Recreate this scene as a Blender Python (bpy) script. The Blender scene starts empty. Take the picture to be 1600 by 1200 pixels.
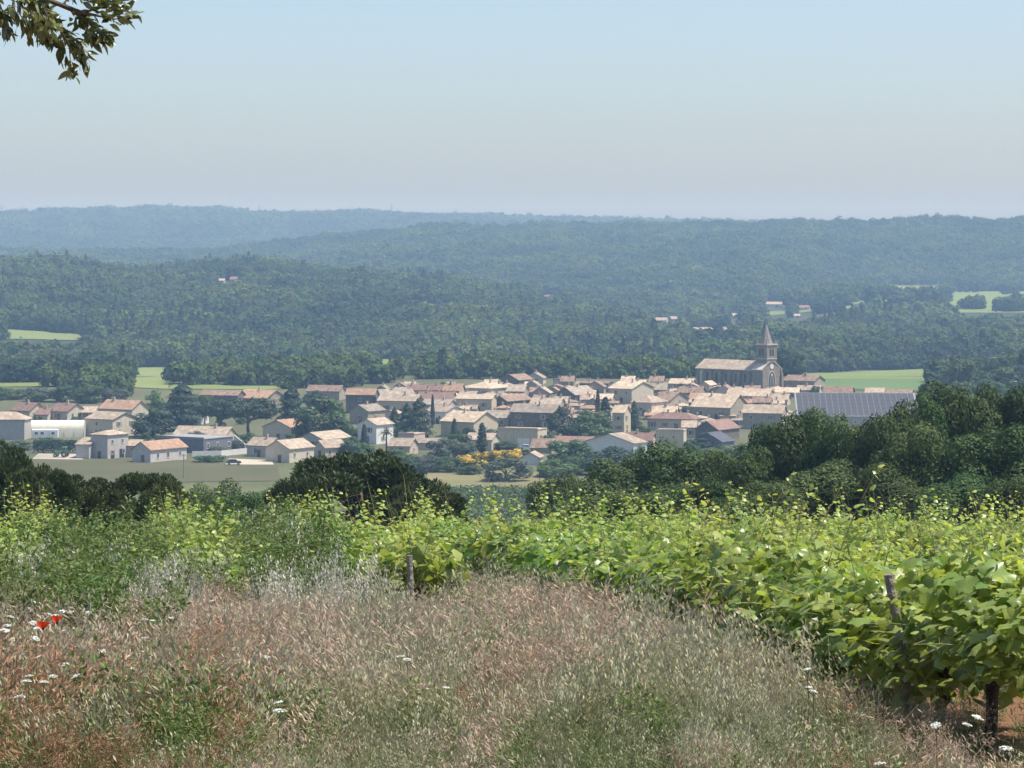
import bpy, math, random
import numpy as np
rng = np.random.default_rng(7)
random.seed(7)
scene = bpy.context.scene
COL = scene.collection
R = math.radians

# ------------------------------------------------------------------ camera, sky, sun, exposure
FPX, HZ = 4500.0, 380.0            # focal length in photo pixels (1600 wide), eye-level line
cam_d = bpy.data.cameras.new('camera'); cam = bpy.data.objects.new('camera', cam_d); COL.objects.link(cam)
cam_d.sensor_width = 36.0; cam_d.lens = 36.0 * FPX / 1600.0
cam_d.shift_y = -(600.0 - HZ) / 1600.0
cam_d.clip_start = 0.5; cam_d.clip_end = 20000
cam.location = (0, 0, 0); cam.rotation_euler = (R(90), 0, 0)
scene.camera = cam

SUN_EL, SUN_AZ = R(66), math.atan2(0.998, -0.06)   # azimuth measured from +Y (view) towards +X (right)
world = bpy.data.worlds.new('World'); scene.world = world; world.use_nodes = True
wn = world.node_tree.nodes; wl = world.node_tree.links
bg = wn['Background']; sky = wn.new('ShaderNodeTexSky')
sky.sky_type = 'NISHITA'; sky.sun_disc = False
sky.sun_elevation = SUN_EL; sky.sun_rotation = SUN_AZ
sky.altitude = 150; sky.air_density = 0.88; sky.dust_density = 1.9; sky.ozone_density = 3.2
wl.new(sky.outputs[0], bg.inputs[0]); bg.inputs[1].default_value = 0.113
sun_d = bpy.data.lights.new('sun', 'SUN'); sun = bpy.data.objects.new('sun', sun_d); COL.objects.link(sun)
sun_d.energy = 4.2; sun_d.angle = R(0.6); sun_d.color = (1.0, 0.95, 0.87)
sun.rotation_euler = (R(90) - SUN_EL, 0, -SUN_AZ + math.pi)
sun.location = (30, 20, 60)
vs = scene.view_settings
vs.view_transform = 'Standard'; vs.look = 'None'; vs.exposure = 0.7; vs.gamma = 1.0
try: vs.use_curve_mapping = False
except Exception: pass
scene.cycles.use_denoising = True
scene.cycles.max_bounces = 5; scene.cycles.diffuse_bounces = 2; scene.cycles.glossy_bounces = 2
scene.cycles.transmission_bounces = 4; scene.cycles.volume_bounces = 0; scene.cycles.transparent_max_bounces = 4
scene.cycles.use_adaptive_sampling = True; scene.cycles.adaptive_threshold = 0.02

# ------------------------------------------------------------------ helpers
def sstep(a, b, t):
    t = np.clip((np.asarray(t, float) - a) / (b - a), 0, 1)
    return t * t * (3 - 2 * t)

def vnoise(x, y, seed=0):
    x = np.asarray(x, float); y = np.asarray(y, float)
    xi = np.floor(x); yi = np.floor(y); fx = x - xi; fy = y - yi
    fx = fx * fx * (3 - 2 * fx); fy = fy * fy * (3 - 2 * fy)
    def h(a, b):
        n = np.sin(a * 127.1 + b * 311.7 + seed * 74.7) * 43758.5453
        return n - np.floor(n)
    return (h(xi, yi) * (1 - fx) + h(xi + 1, yi) * fx) * (1 - fy) + (h(xi, yi + 1) * (1 - fx) + h(xi + 1, yi + 1) * fx) * fy

def fbm(x, y, seed=0, o=3):
    v = 0; a = 0.5
    for i in range(o):
        v = v + a * (vnoise(x, y, seed + i) - 0.5); x = np.asarray(x) * 2.03; y = np.asarray(y) * 2.03; a *= 0.5
    return v

def hermite(y, y0, z0, s0, y1, z1, s1):
    L = y1 - y0; t = np.clip((y - y0) / L, 0, 1)
    return ((2*t**3 - 3*t**2 + 1) * z0 + (t**3 - 2*t**2 + t) * L * s0 + (-2*t**3 + 3*t**2) * z1 + (t**3 - t**2) * L * s1)

RA = ([-800, 0, 60, 130, 200, 270, 350, 420, 480, 560, 640, 740, 860, 960, 1080, 1250, 2400],
      [420, 404, 404, 408, 418, 420, 412, 412, 414, 422, 430, 443, 460, 476, 488, 492, 495])
RB = ([-800, 0, 200, 330, 420, 520, 600, 690, 800, 900, 1050, 1200, 1350, 1500, 1600, 2400],
      [400, 398, 400, 398, 390, 378, 368, 360, 359, 357, 353, 350, 347, 344, 346, 340])
RC = ([-800, 0, 70, 150, 260, 340, 400, 470, 560, 650, 740, 860, 1000, 1200, 1400, 2400],
      [336, 331, 329, 327, 326, 327, 330, 331, 331, 334, 336, 339, 342, 345, 346, 350])

def H(x, y):
    """ground height relative to the eye"""
    x = np.asarray(x, float); y = np.asarray(y, float)
    z = -1.7 - 0.086 * np.minimum(y, 70.0)
    z = np.where(y > 70, hermite(y, 70, -7.72, -0.086, 560, -62, -0.015), z)
    z = z + 4.6 * sstep(790, 1230, y) - 14.6 * sstep(1240, 1430, y)
    z = z + 0.05 * fbm(x / 1.5, y / 1.5, 3) * (y < 90)
    px = 800 + FPX * x / np.maximum(y, 300.0)
    za = (HZ - np.interp(px, *RA)) / FPX * 2600 - 12
    zb = (HZ - np.interp(px, *RB)) / FPX * 4300 - 9
    zc = (HZ - np.interp(px, *RC)) / FPX * 6500 - 18
    base = -72.0
    roll = fbm(x / 260, y / 260, 11) * 16 * sstep(1700, 2300, y)
    a = base + (za - base) * sstep(1600, 2600, y) * (1 - sstep(2620, 3300, y)) + roll * 0.8
    bb = 2900 + 700 * sstep(1150, 1350, px)
    b0 = base + 13 * sstep(1150, 1350, px) * sstep(2200, 2700, y)
    b = b0 + (zb - b0) * np.clip((y - bb) / (4300 - bb), 0, 1) ** 0.9 * (1 - sstep(4350, 5000, y)) + roll * 1.1 * sstep(3500, 3800, y)
    c = base + (zc - base) * sstep(4800, 6500, y) + roll * 0.8
    hills = np.maximum(np.maximum(a, b), c)
    return np.where(y > 1600, np.where(y < 1650, z + (hills - z) * sstep(1600, 1650, y), hills), z)

def pxpy(x, y, z):
    return 800 + FPX * np.asarray(x) / y, HZ - FPX * np.asarray(z) / y

def ground(px, py, d0=600.0, d1=7000.0):
    """first ground point along the ray through a photo pixel, from depth d0 on"""
    D = np.concatenate([np.arange(d0, 1700, 2.0), np.arange(1700, d1, 6.0)]) if d0 > 100 else np.arange(d0, 900, 0.25)
    X = (px - 800) / FPX * D; ray = (HZ - py) / FPX * D
    hit = np.nonzero(ray <= H(X, D))[0]
    i = hit[0] if len(hit) else len(D) - 1
    return float(X[i]), float(D[i]), float(H(X[i], D[i]))

def mesh(name, V, F, mats=(), attrs=None, midx=None, smooth=False):
    """V (n,3); F list of index arrays (m,k) or lists"""
    me = bpy.data.meshes.new(name)
    V = np.asarray(V, np.float32)
    if not isinstance(F, (list, tuple)) or (len(F) and np.ndim(F[0]) == 1):
        fl = [np.asarray(f, np.int32) for f in F] if isinstance(F, (list, tuple)) else None
        if fl is None: F = [np.asarray(F)]
        else:
            loops = np.concatenate(fl); tot = np.array([len(f) for f in fl], np.int32)
            F = None
    if F is not None:
        F = [np.asarray(f, np.int32) for f in F if len(f)]
        loops = np.concatenate([f.ravel() for f in F]); tot = np.concatenate([np.full(len(f), f.shape[1], np.int32) for f in F])
    me.vertices.add(len(V)); me.vertices.foreach_set('co', V.ravel())
    me.loops.add(len(loops)); me.loops.foreach_set('vertex_index', loops)
    st = np.concatenate([[0], np.cumsum(tot)[:-1]]).astype(np.int32)
    me.polygons.add(len(tot)); me.polygons.foreach_set('loop_start', st)
    try: me.polygons.foreach_set('loop_total', tot)
    except Exception: pass
    for m in mats: me.materials.append(m)
    if midx is not None: me.polygons.foreach_set('material_index', np.asarray(midx, np.int32))
    me.polygons.foreach_set('use_smooth', np.full(len(tot), bool(smooth)))
    for k, (typ, arr) in (attrs or {}).items():
        at = me.attributes.new(k, typ, 'POINT')
        at.data.foreach_set('color' if typ == 'FLOAT_COLOR' else 'vector' if typ == 'FLOAT_VECTOR' else 'value', np.asarray(arr).ravel())
    me.update(calc_edges=True)
    return me

def obj(name, me, parent=None, loc=(0, 0, 0), rot=(0, 0, 0), scl=(1, 1, 1)):
    o = bpy.data.objects.new(name, me); COL.objects.link(o)
    o.location = loc; o.rotation_euler = rot; o.scale = scl
    if parent is not None: o.parent = parent
    return o

def tag(o, label=None, cat=None, group=None, kind=None):
    if label: o['label'] = label
    if cat: o['category'] = cat
    if group: o['group'] = group
    if kind: o['kind'] = kind
    return o

def thing(name, label, cat, loc=(0, 0, 0), rz=0.0, group=None, scl=(1, 1, 1)):
    o = bpy.data.objects.new(name, None); COL.objects.link(o)
    o.empty_display_size = 0.2
    o.location = loc; o.rotation_euler = (0, 0, rz); o.scale = scl
    return tag(o, label, cat, group)

class MB:
    """collects simple solids into one mesh"""
    def __init__(s): s.V = []; s.F = []; s.M = []; s.T = []
    def add(s, V, F, m=0, t=0.5):
        b = len(s.V); s.V += [tuple(map(float, v)) for v in V]; s.F += [[int(i) + b for i in f] for f in F]; s.M += [m] * len(F); s.T += [t] * len(V)
    def box(s, x0, x1, y0, y1, z0, z1, m=0):
        s.add([(x0,y0,z0),(x1,y0,z0),(x1,y1,z0),(x0,y1,z0),(x0,y0,z1),(x1,y0,z1),(x1,y1,z1),(x0,y1,z1)],
              [(0,3,2,1),(4,5,6,7),(0,1,5,4),(1,2,6,5),(2,3,7,6),(3,0,4,7)], m)
    def prism(s, poly, axis, a0, a1, m=0):
        """polygon in the plane across AXIS ('x','y','z') swept from a0 to a1; poly counter-clockwise seen from the + side"""
        def pt(p, a): return (a, p[0], p[1]) if axis == 'x' else (p[0], a, p[1]) if axis == 'y' else (p[0], p[1], a)
        n = len(poly); V = [pt(p, a0) for p in poly] + [pt(p, a1) for p in poly]
        F = [list(range(n))[::-1], list(range(n, 2 * n))] + [(i, (i + 1) % n, n + (i + 1) % n, n + i) for i in range(n)]
        if axis == 'y': F = [f[::-1] for f in F]
        s.add(V, F, m)
    def tube(s, pts, rad, n=6, m=0, t=0.5, cap=True):
        pts = np.asarray(pts, float); rad = np.broadcast_to(np.asarray(rad, float), (len(pts),))
        V = []; up = np.array([0.31, 0.17, 0.93])
        for i, p in enumerate(pts):
            d = pts[min(i + 1, len(pts) - 1)] - pts[max(i - 1, 0)]; d = d / (np.linalg.norm(d) + 1e-9)
            a = np.cross(d, up if abs(d @ up) < 0.95 else np.array([1.0, 0, 0])); a /= np.linalg.norm(a); b = np.cross(d, a)
            for k in range(n):
                q = 2 * math.pi * k / n; V.append(p + rad[i] * (a * math.cos(q) + b * math.sin(q)))
        F = [(i*n + k, i*n + (k+1) % n, (i+1)*n + (k+1) % n, (i+1)*n + k) for i in range(len(pts) - 1) for k in range(n)]
        if cap: F += [list(range(n))[::-1], list(range((len(pts)-1)*n, len(pts)*n))]
        s.add(V, F, m, t)
    def cyl(s, c, axis, r, h, n=12, m=0):
        a = np.zeros(3); a['xyz'.index(axis)] = h / 2
        s.tube([np.array(c) - a, np.array(c) + a], r, n, m)
    def mesh(s, name, mats, smooth=False, tint=False):
        return mesh(name, s.V, s.F, mats, {'tint': ('FLOAT', s.T)} if tint else None, s.M, smooth)
    def obj(s, name, mats, parent=None, loc=(0,0,0), rot=(0,0,0), smooth=False):
        return obj(name, s.mesh(name, mats if isinstance(mats, (list, tuple)) else [mats], smooth), parent, loc, rot)

# ------------------------------------------------------------------ materials
def nt(m): return m.node_tree.nodes, m.node_tree.links

def mat(name, c1, c2=None, rough=0.85, scale=1.0, detail=3, bump=0.0, spec=0.3, metal=0.0, wave=None, obj_rand=0.0):
    """two colours mixed by noise (object space), optional bump and tile-row wave"""
    m = bpy.data.materials.new(name); m.use_nodes = True; n, l = nt(m)
    p = n['Principled BSDF']; p.inputs['Roughness'].default_value = rough; p.inputs['Metallic'].default_value = metal
    p.inputs['Specular IOR Level'].default_value = spec
    tc = n.new('ShaderNodeTexCoord')
    nz = n.new('ShaderNodeTexNoise'); nz.inputs['Scale'].default_value = scale; nz.inputs['Detail'].default_value = detail
    l.new(tc.outputs['Object'], nz.inputs['Vector'])
    mx = n.new('ShaderNodeMix'); mx.data_type = 'RGBA'
    mx.inputs[6].default_value = (*c1, 1); mx.inputs[7].default_value = (*(c2 or c1), 1)
    mr = n.new('ShaderNodeMapRange'); mr.inputs[1].default_value = 0.32; mr.inputs[2].default_value = 0.68
    l.new(nz.outputs['Fac'], mr.inputs[0]); l.new(mr.outputs[0], mx.inputs[0])
    out = mx.outputs[2]
    if obj_rand:
        oi = n.new('ShaderNodeObjectInfo'); hs = n.new('ShaderNodeHueSaturation')
        m2 = n.new('ShaderNodeMapRange'); m2.inputs[3].default_value = 1 - obj_rand; m2.inputs[4].default_value = 1 + obj_rand
        l.new(oi.outputs['Random'], m2.inputs[0]); l.new(m2.outputs[0], hs.inputs['Value']); l.new(out, hs.inputs['Color']); out = hs.outputs[0]
    l.new(out, p.inputs['Base Color'])
    if bump or wave:
        bp = n.new('ShaderNodeBump'); bp.inputs['Strength'].default_value = bump or 0.5; bp.inputs['Distance'].default_value = 0.05
        l.new(nz.outputs['Fac'], bp.inputs['Height']); l.new(bp.outputs[0], p.inputs['Normal'])
    return m

def leafmat(name, c1, c2, trans=0.35, rough=0.5, rnd=0.18, tcol=None, spec=0.35, hue=0.02, patch=0.0):
    m = bpy.data.materials.new(name); m.use_nodes = True; n, l = nt(m)
    p = n['Principled BSDF']; p.inputs['Roughness'].default_value = rough; p.inputs['Specular IOR Level'].default_value = spec
    at = n.new('ShaderNodeAttribute'); at.attribute_name = 'tint'
    mx = n.new('ShaderNodeMix'); mx.data_type = 'RGBA'; mx.inputs[6].default_value = (*c1, 1); mx.inputs[7].default_value = (*c2, 1)
    l.new(at.outputs['Fac'], mx.inputs[0])
    oi = n.new('ShaderNodeObjectInfo'); hs = n.new('ShaderNodeHueSaturation')
    mr = n.new('ShaderNodeMapRange'); mr.inputs[3].default_value = 1 - rnd; mr.inputs[4].default_value = 1 + rnd
    l.new(oi.outputs['Random'], mr.inputs[0]); l.new(mr.outputs[0], hs.inputs['Value'])
    mh = n.new('ShaderNodeMapRange'); mh.inputs[3].default_value = 0.5 + hue; mh.inputs[4].default_value = 0.5 - hue
    ml = n.new('ShaderNodeMath'); ml.operation = 'MULTIPLY'; ml.inputs[1].default_value = 7.31
    mf = n.new('ShaderNodeMath'); mf.operation = 'FRACT'
    l.new(oi.outputs['Random'], ml.inputs[0]); l.new(ml.outputs[0], mf.inputs[0]); l.new(mf.outputs[0], mh.inputs[0]); l.new(mh.outputs[0], hs.inputs['Hue'])
    src = mx.outputs[2]
    if patch:       # stands of lighter and darker species, by where the tree stands
        nz = n.new('ShaderNodeTexNoise'); nz.inputs['Scale'].default_value = 0.011; nz.inputs['Detail'].default_value = 4
        l.new(oi.outputs['Location'], nz.inputs['Vector']); mp = n.new('ShaderNodeMapRange'); mp.inputs[1].default_value = 0.35; mp.inputs[2].default_value = 0.65
        l.new(nz.outputs['Fac'], mp.inputs[0]); mq = n.new('ShaderNodeMix'); mq.data_type = 'RGBA'; mq.blend_type = 'MULTIPLY'; mq.inputs[0].default_value = 1
        mw = n.new('ShaderNodeMix'); mw.data_type = 'RGBA'; mw.inputs[6].default_value = (1 - patch, 1 - 0.8 * patch, 1, 1); mw.inputs[7].default_value = (1 + 1.3 * patch, 1 + patch, 1 + 0.2 * patch, 1)
        l.new(mp.outputs[0], mw.inputs[0]); l.new(src, mq.inputs[6]); l.new(mw.outputs[2], mq.inputs[7]); src = mq.outputs[2]
    l.new(src, hs.inputs['Color']); l.new(hs.outputs[0], p.inputs['Base Color'])
    tr = n.new('ShaderNodeBsdfTranslucent')
    if tcol:
        m3 = n.new('ShaderNodeMix'); m3.data_type = 'RGBA'; m3.blend_type = 'MULTIPLY'; m3.inputs[0].default_value = 1
        l.new(hs.outputs[0], m3.inputs[6]); m3.inputs[7].default_value = (*tcol, 1); l.new(m3.outputs[2], tr.inputs[0])
    else: l.new(hs.outputs[0], tr.inputs[0])
    ms = n.new('ShaderNodeMixShader'); ms.inputs[0].default_value = trans
    l.new(p.outputs[0], ms.inputs[1]); l.new(tr.outputs[0], ms.inputs[2]); l.new(ms.outputs[0], n['Material Output'].inputs[0])
    return m

BARK = mat('bark', (0.07, 0.05, 0.038), (0.13, 0.10, 0.075), 0.95, 9, bump=0.8)
BARKV = mat('vine_bark', (0.045, 0.03, 0.022), (0.10, 0.07, 0.05), 0.95, 40, bump=1.0)
WOOD = mat('post_wood', (0.17, 0.145, 0.12), (0.30, 0.265, 0.225), 0.9, 22, bump=0.6)
WIRE = mat('wire', (0.25, 0.24, 0.23), None, 0.5, metal=0.8)
OAKLEAF = leafmat('oak_leaf', (0.036, 0.070, 0.020), (0.100, 0.145, 0.042), 0.25, 0.6, spec=0.15)
PINELEAF = leafmat('pine_needle', (0.036, 0.058, 0.020), (0.095, 0.118, 0.036), 0.2, 0.6)
BROADLEAF = leafmat('broad_leaf', (0.040, 0.080, 0.020), (0.085, 0.14, 0.035), 0.3, 0.5)
DARKLEAF = leafmat('dark_leaf', (0.018, 0.040, 0.018), (0.038, 0.066, 0.028), 0.12, 0.6)
GREYLEAF = leafmat('grey_leaf', (0.060, 0.085, 0.050), (0.11, 0.14, 0.085), 0.2, 0.6)
BRIGHTLEAF = leafmat('bright_leaf', (0.070, 0.13, 0.025), (0.12, 0.21, 0.04), 0.3, 0.5)
FORESTLEAF = leafmat('forest_leaf', (0.046, 0.078, 0.026), (0.080, 0.115, 0.040), 0.28, 0.8, rnd=0.22, hue=0.03, spec=0.1, patch=0.45)
BROOMFL = leafmat('broom_flower', (0.50, 0.37, 0.02), (0.68, 0.52, 0.04), 0.2, 0.6)
VINELEAF = leafmat('vine_leaf', (0.11, 0.185, 0.038), (0.38, 0.455, 0.115), 0.44, 0.36, rnd=0.2, tcol=(1.3, 1.3, 0.7), spec=0.5, hue=0.025)
CANE = leafmat('vine_cane', (0.16, 0.20, 0.05), (0.25, 0.22, 0.09), 0.1, 0.6)

# ------------------------------------------------------------------ terrain
def build_ground():
    ys = np.concatenate([np.arange(-30, 90, 1.6), 90 * 1.0195 ** np.arange(0, 236)])
    us = np.linspace(-1, 1, 181)
    Y, U = np.meshgrid(ys, us, indexing='ij')
    X = U * (45 + 0.36 * np.maximum(Y, 0))
    Z = H(X, Y)
    nr, nc = Y.shape
    i = np.arange(nr - 1)[:, None] * nc + np.arange(nc - 1)[None, :]
    F = np.stack([i, i + 1, i + nc + 1, i + nc], -1).reshape(-1, 4)
    x = X.ravel(); y = Y.ravel()
    c = np.zeros((len(x), 4)); c[:, 3] = 1
    soil = np.array([0.165, 0.088, 0.050]); dry = np.array([0.20, 0.165, 0.09]); olive = np.array([0.10, 0.11, 0.05])
    floor_ = np.array([0.055, 0.062, 0.03]); vill = np.array([0.105, 0.11, 0.06])
    def lay(col, w): c[:, :3] = c[:, :3] * (1 - w[:, None]) + col * w[:, None]
    lay(soil, np.ones(len(x)))
    lay(floor_, sstep(66, 80, y)); lay(olive, sstep(520, 600, y))
    lay(vill, sstep(800, 840, y) * (1 - sstep(1230, 1290, y)) * 0.8)
    lay(olive, sstep(1240, 1300, y)); lay(floor_, sstep(1600, 1640, y))
    n = fbm(x / 9, y / 9, 5) * 0.6 + fbm(x / 60, y / 60, 9) * 0.6
    c[:, :3] *= (1 + n)[:, None]
    m = bpy.data.materials.new('ground'); m.use_nodes = True; nn, ll = nt(m)
    p = nn['Principled BSDF']; p.inputs['Roughness'].default_value = 0.95; p.inputs['Specular IOR Level'].default_value = 0.1
    a = nn.new('ShaderNodeAttribute'); a.attribute_name = 'gcol'
    tc = nn.new('ShaderNodeTexCoord'); nz = nn.new('ShaderNodeTexNoise'); nz.inputs['Scale'].default_value = 2.2; nz.inputs['Detail'].default_value = 8
    ll.new(tc.outputs['Object'], nz.inputs['Vector'])
    mr = nn.new('ShaderNodeMapRange'); mr.inputs[1].default_value = 0.25; mr.inputs[2].default_value = 0.75; mr.inputs[3].default_value = 0.6; mr.inputs[4].default_value = 1.35
    ll.new(nz.outputs['Fac'], mr.inputs[0])
    mx = nn.new('ShaderNodeMix'); mx.data_type = 'RGBA'; mx.blend_type = 'MULTIPLY'; mx.inputs[0].default_value = 1
    ll.new(a.outputs['Color'], mx.inputs[6]); ll.new(mr.outputs[0], mx.inputs[7]); ll.new(mx.outputs[2], p.inputs['Base Color'])
    bp = nn.new('ShaderNodeBump'); bp.inputs['Strength'].default_value = 0.7; bp.inputs['Distance'].default_value = 0.08
    ll.new(nz.outputs['Fac'], bp.inputs['Height']); ll.new(bp.outputs[0], p.inputs['Normal'])
    me = mesh('ground', np.stack([x, y, Z.ravel()], 1), [F], [m], {'gcol': ('FLOAT_COLOR', c)}, smooth=True)
    tag(obj('ground', me), 'rolling ground falling from the vineyard bank to the valley and wooded hills', 'ground', kind='structure')
build_ground()

# fields: quads given by photo pixels, draped over the terrain; FIELDS keeps them free of wood
FIELDS = []
def field(name, corners, c1, c2, label, lift=0.25, nx=30, ny=10, rows=None, d0=600.0):
    P = [ground(px, py, d0)[:2] for px, py in corners]      # front-left, front-right, back-right, back-left
    P = np.array(P); s, t = np.meshgrid(np.linspace(0, 1, nx), np.linspace(0, 1, ny))
    XY = ((1-s)*(1-t))[..., None]*P[0] + (s*(1-t))[..., None]*P[1] + (s*t)[..., None]*P[2] + ((1-s)*t)[..., None]*P[3]
    x = XY[..., 0].ravel(); y = XY[..., 1].ravel(); z = H(x, y) + lift
    i = np.arange(ny - 1)[:, None] * nx + np.arange(nx - 1)[None, :]
    F = np.stack([i, i + 1, i + nx + 1, i + nx], -1).reshape(-1, 4)
    m = mat(name + '_' + str(len(FIELDS)), c1, c2, 0.95, 0.035, 6, bump=0.3, spec=0.1)
    FIELDS.append(P)
    return tag(obj(name, mesh(name, np.stack([x, y, z], 1), [F], [m], smooth=True)), label, 'field', kind='structure')

def in_fields(x, y, grow=1.0):
    inside = np.zeros(len(x), bool)
    for P in FIELDS:
        c = P.mean(0); Q = c + (P - c) * grow; w = np.ones(len(x), bool)
        area = sum(Q[i][0]*Q[(i+1) % 4][1] - Q[(i+1) % 4][0]*Q[i][1] for i in range(4))
        for i in range(4):
            a, b = Q[i], Q[(i + 1) % 4]
            w &= ((b[0]-a[0])*(y-a[1]) - (b[1]-a[1])*(x-a[0])) * np.sign(area) >= 0
        inside |= w
    return inside

G1, G2 = (0.13, 0.175, 0.055), (0.165, 0.205, 0.07)
field('field', [(1255, 593), (1456, 593), (1450, 577), (1225, 586)], G1, G2, 'bright green field strip behind the church, below the wooded hill')
field('field', [(1290, 609), (1432, 611), (1452, 593.5), (1262, 593.5)], (0.095, 0.15, 0.06), (0.11, 0.17, 0.07), 'darker blue-green field just behind the solar roof')
field('field', [(1325, 477), (1480, 472), (1470, 447), (1385, 447)], G1, G2, 'pale green plots on the far valley floor under the right-hand hill', 0.6)
field('field', [(1480, 490), (1640, 490), (1640, 456), (1482, 456)], G1, G2, 'pale green plots on the far valley floor at the right edge', 0.6)
field('field', [(1180, 492), (1330, 487), (1330, 479), (1180, 484)], (0.14, 0.18, 0.06), G2, 'thin pale meadow beside the far farmhouses', 0.6)
field('field', [(198, 606), (262, 609), (276, 575), (205, 575)], (0.19, 0.22, 0.09), (0.16, 0.21, 0.07), 'pale green meadow between dark woods left of the village')
field('field', [(-60, 606), (120, 604), (120, 598), (-60, 600)], G1, G2, 'thin green meadow strip behind the leftmost houses')
field('field', [(262, 609), (440, 610), (440, 604), (270, 602)], G1, G2, 'thin green meadow strip behind the brown barns')
field('field', [(-40, 531), (120, 534), (145, 526), (-40, 513)], (0.15, 0.19, 0.07), G2, 'olive green clearing on the lower slope of the left hill', 0.6)
field('field', [(580, 572), (648, 573), (645, 564), (586, 563)], G1, G2, 'small bright green clearing in the woods behind the village', 0.6)
field('field', [(30, 757), (440, 752), (430, 722), (50, 716)], (0.105, 0.10, 0.055), (0.08, 0.085, 0.042), 'flat mown olive field in front of the new houses', 0.12)
field('field', [(660, 762), (850, 764), (850, 738), (670, 737)], (0.20, 0.175, 0.09), (0.14, 0.145, 0.065), 'dry yellowish field below the yellow broom bushes', 0.12)
for cnr, lb in (([(50, 719), (130, 719.5), (125, 711), (60, 710)], 'pale gravel yard around the green tractor'),
                ([(352, 727), (428, 727.5), (424, 720), (358, 718)], 'pale gravel yard with the parked dark car')):
    tag(field('gravel_yard', cnr, (0.44, 0.39, 0.32), (0.25, 0.23, 0.17), lb, 0.2, 10, 5), cat='yard')

# ------------------------------------------------------------------ plant geometry
def unit(v): return v / (np.linalg.norm(v, axis=-1, keepdims=True) + 1e-9)
def rdir(n): return unit(rng.normal(size=(n, 3)))

def rhombs(P, N, size, aspect=0.6, T=None, fold=0.0):
    n = len(P); N = unit(N)
    T = rdir(n) if T is None else T
    T = unit(T - (T * N).sum(1, keepdims=True) * N); B = np.cross(N, T)
    s = np.broadcast_to(np.asarray(size, float), (n,))[:, None]
    V = np.stack([P - T * s * 0.5, P + B * s * aspect * 0.5 + N * s * fold, P + T * s * 0.5, P - B * s * aspect * 0.5 + N * s * fold], 1).reshape(-1, 3)
    return V, np.arange(4 * n).reshape(n, 4)

def crown_pts(c, Rr, nl, lr, n, zmin=-0.75, hollow=0.5, shell=(0.55, 0.92)):
    """leaf positions on many lumps spread through an ellipsoid crown"""
    c = np.array(c, float); Rr = np.array(Rr, float)
    d = rdir(nl * 6); d = d[d[:, 2] > zmin][:nl]
    d[:, 2] *= 1.0
    rad = rng.uniform(*shell, len(d))[:, None]
    C = d * rad * Rr; L = lr * rng.uniform(0.65, 1.3, len(d))
    k = rng.choice(len(d), int(n * 1.8), p=L**2 / (L**2).sum())
    q = rdir(len(k)); P = C[k] + q * L[k][:, None] * rng.uniform(0.72, 1.08, (len(k), 1)) * np.array([1, 1, 0.85])
    out = np.linalg.norm(P / Rr, axis=1)
    keep = (out > hollow) & (P[:, 2] > zmin * Rr[2] * 1.15); P, q, k = P[keep][:n], q[keep][:n], k[keep][:n]
    t = rng.uniform(0, 1, len(d))[k] * 0.55 + rng.uniform(0, 0.45, len(k))
    return c + P, q, t, C + c, L

def leaf_crown(name, m, c, Rr, nl, lr, n, size, zmin=-0.75, up=0.35, aspect=0.6, hollow=0.5, jit=0.7):
    P, q, t, C, L = crown_pts(c, Rr, nl, lr, n, zmin, hollow)
    V, F = rhombs(P, q + jit * rdir(len(P)) + np.array([0, 0, up]), size * rng.uniform(0.6, 1.3, len(P)), aspect)
    return mesh(name, V, [F], [m], {'tint': ('FLOAT', np.repeat(t, 4))}), C

def trunk_mesh(name, h, r, limbs=(), bark=None, lean=0.05, n=8):
    mb = MB(); zz = np.linspace(-0.6, h, 6)
    pts = [(lean * h * math.sin(i * 1.3) * 0.6, lean * h * math.cos(i * 1.7) * 0.5, z) for i, z in enumerate(zz)]
    mb.tube(pts, np.linspace(r * 1.25, r * 0.55, 6), n)
    for tgt in limbs:
        s = np.array(pts[3]) ; e = np.array(tgt, float); m1 = (s + e) / 2 + np.array([0, 0, -0.06 * h])
        mb.tube([s, m1, e], [r * 0.5, r * 0.32, r * 0.12], 6)
    return mb.mesh(name, [bark or BARK], True)

PROTO = {}      # kind -> list of (list of (part name, mesh, stuff), width, height)
def proto(kind, parts, w, h): PROTO.setdefault(kind, []).append((parts, w, h))

for v in range(3):
    cm, C = leaf_crown('crown', OAKLEAF, (0, 0, 5.0), (4.0, 4.0, 4.2), 46, 1.25, 26000, 0.27, zmin=-0.9, hollow=0.42)
    proto('oak', [('trunk', trunk_mesh('trunk', 5.5, 0.28, C[:9])), ('crown', cm)], 9.0, 9.8)

def needle_crown(name, m, c, Rr, nl, lr, n, L, zmin, up=0.9, hollow=0.6, w=0.16):
    """tufts of needles, three blades each, pointing out and up"""
    P, q, t, C, Lr = crown_pts(c, Rr, nl, lr, n, zmin, hollow, (0.72, 0.95))
    ax = unit(q * 0.8 + np.array([0, 0, up]) + 0.45 * rdir(len(P)))
    Vs, Fs, ts = [], [], []; b = 0
    for k in range(3):
        a2 = unit(ax + 0.55 * rdir(len(P))); s = L * rng.uniform(0.6, 1.25, len(P))[:, None]
        sd = unit(np.cross(a2, rdir(len(P))))
        V = np.stack([P, P + a2 * s * 0.55 + sd * s * w, P + a2 * s, P + a2 * s * 0.55 - sd * s * w], 1).reshape(-1, 3)
        Vs.append(V); Fs.append(np.arange(4 * len(P)).reshape(-1, 4) + b); b += len(V); ts.append(np.repeat(t, 4))
    return mesh(name, np.concatenate(Vs), Fs, [m], {'tint': ('FLOAT', np.concatenate(ts))}), C

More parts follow.
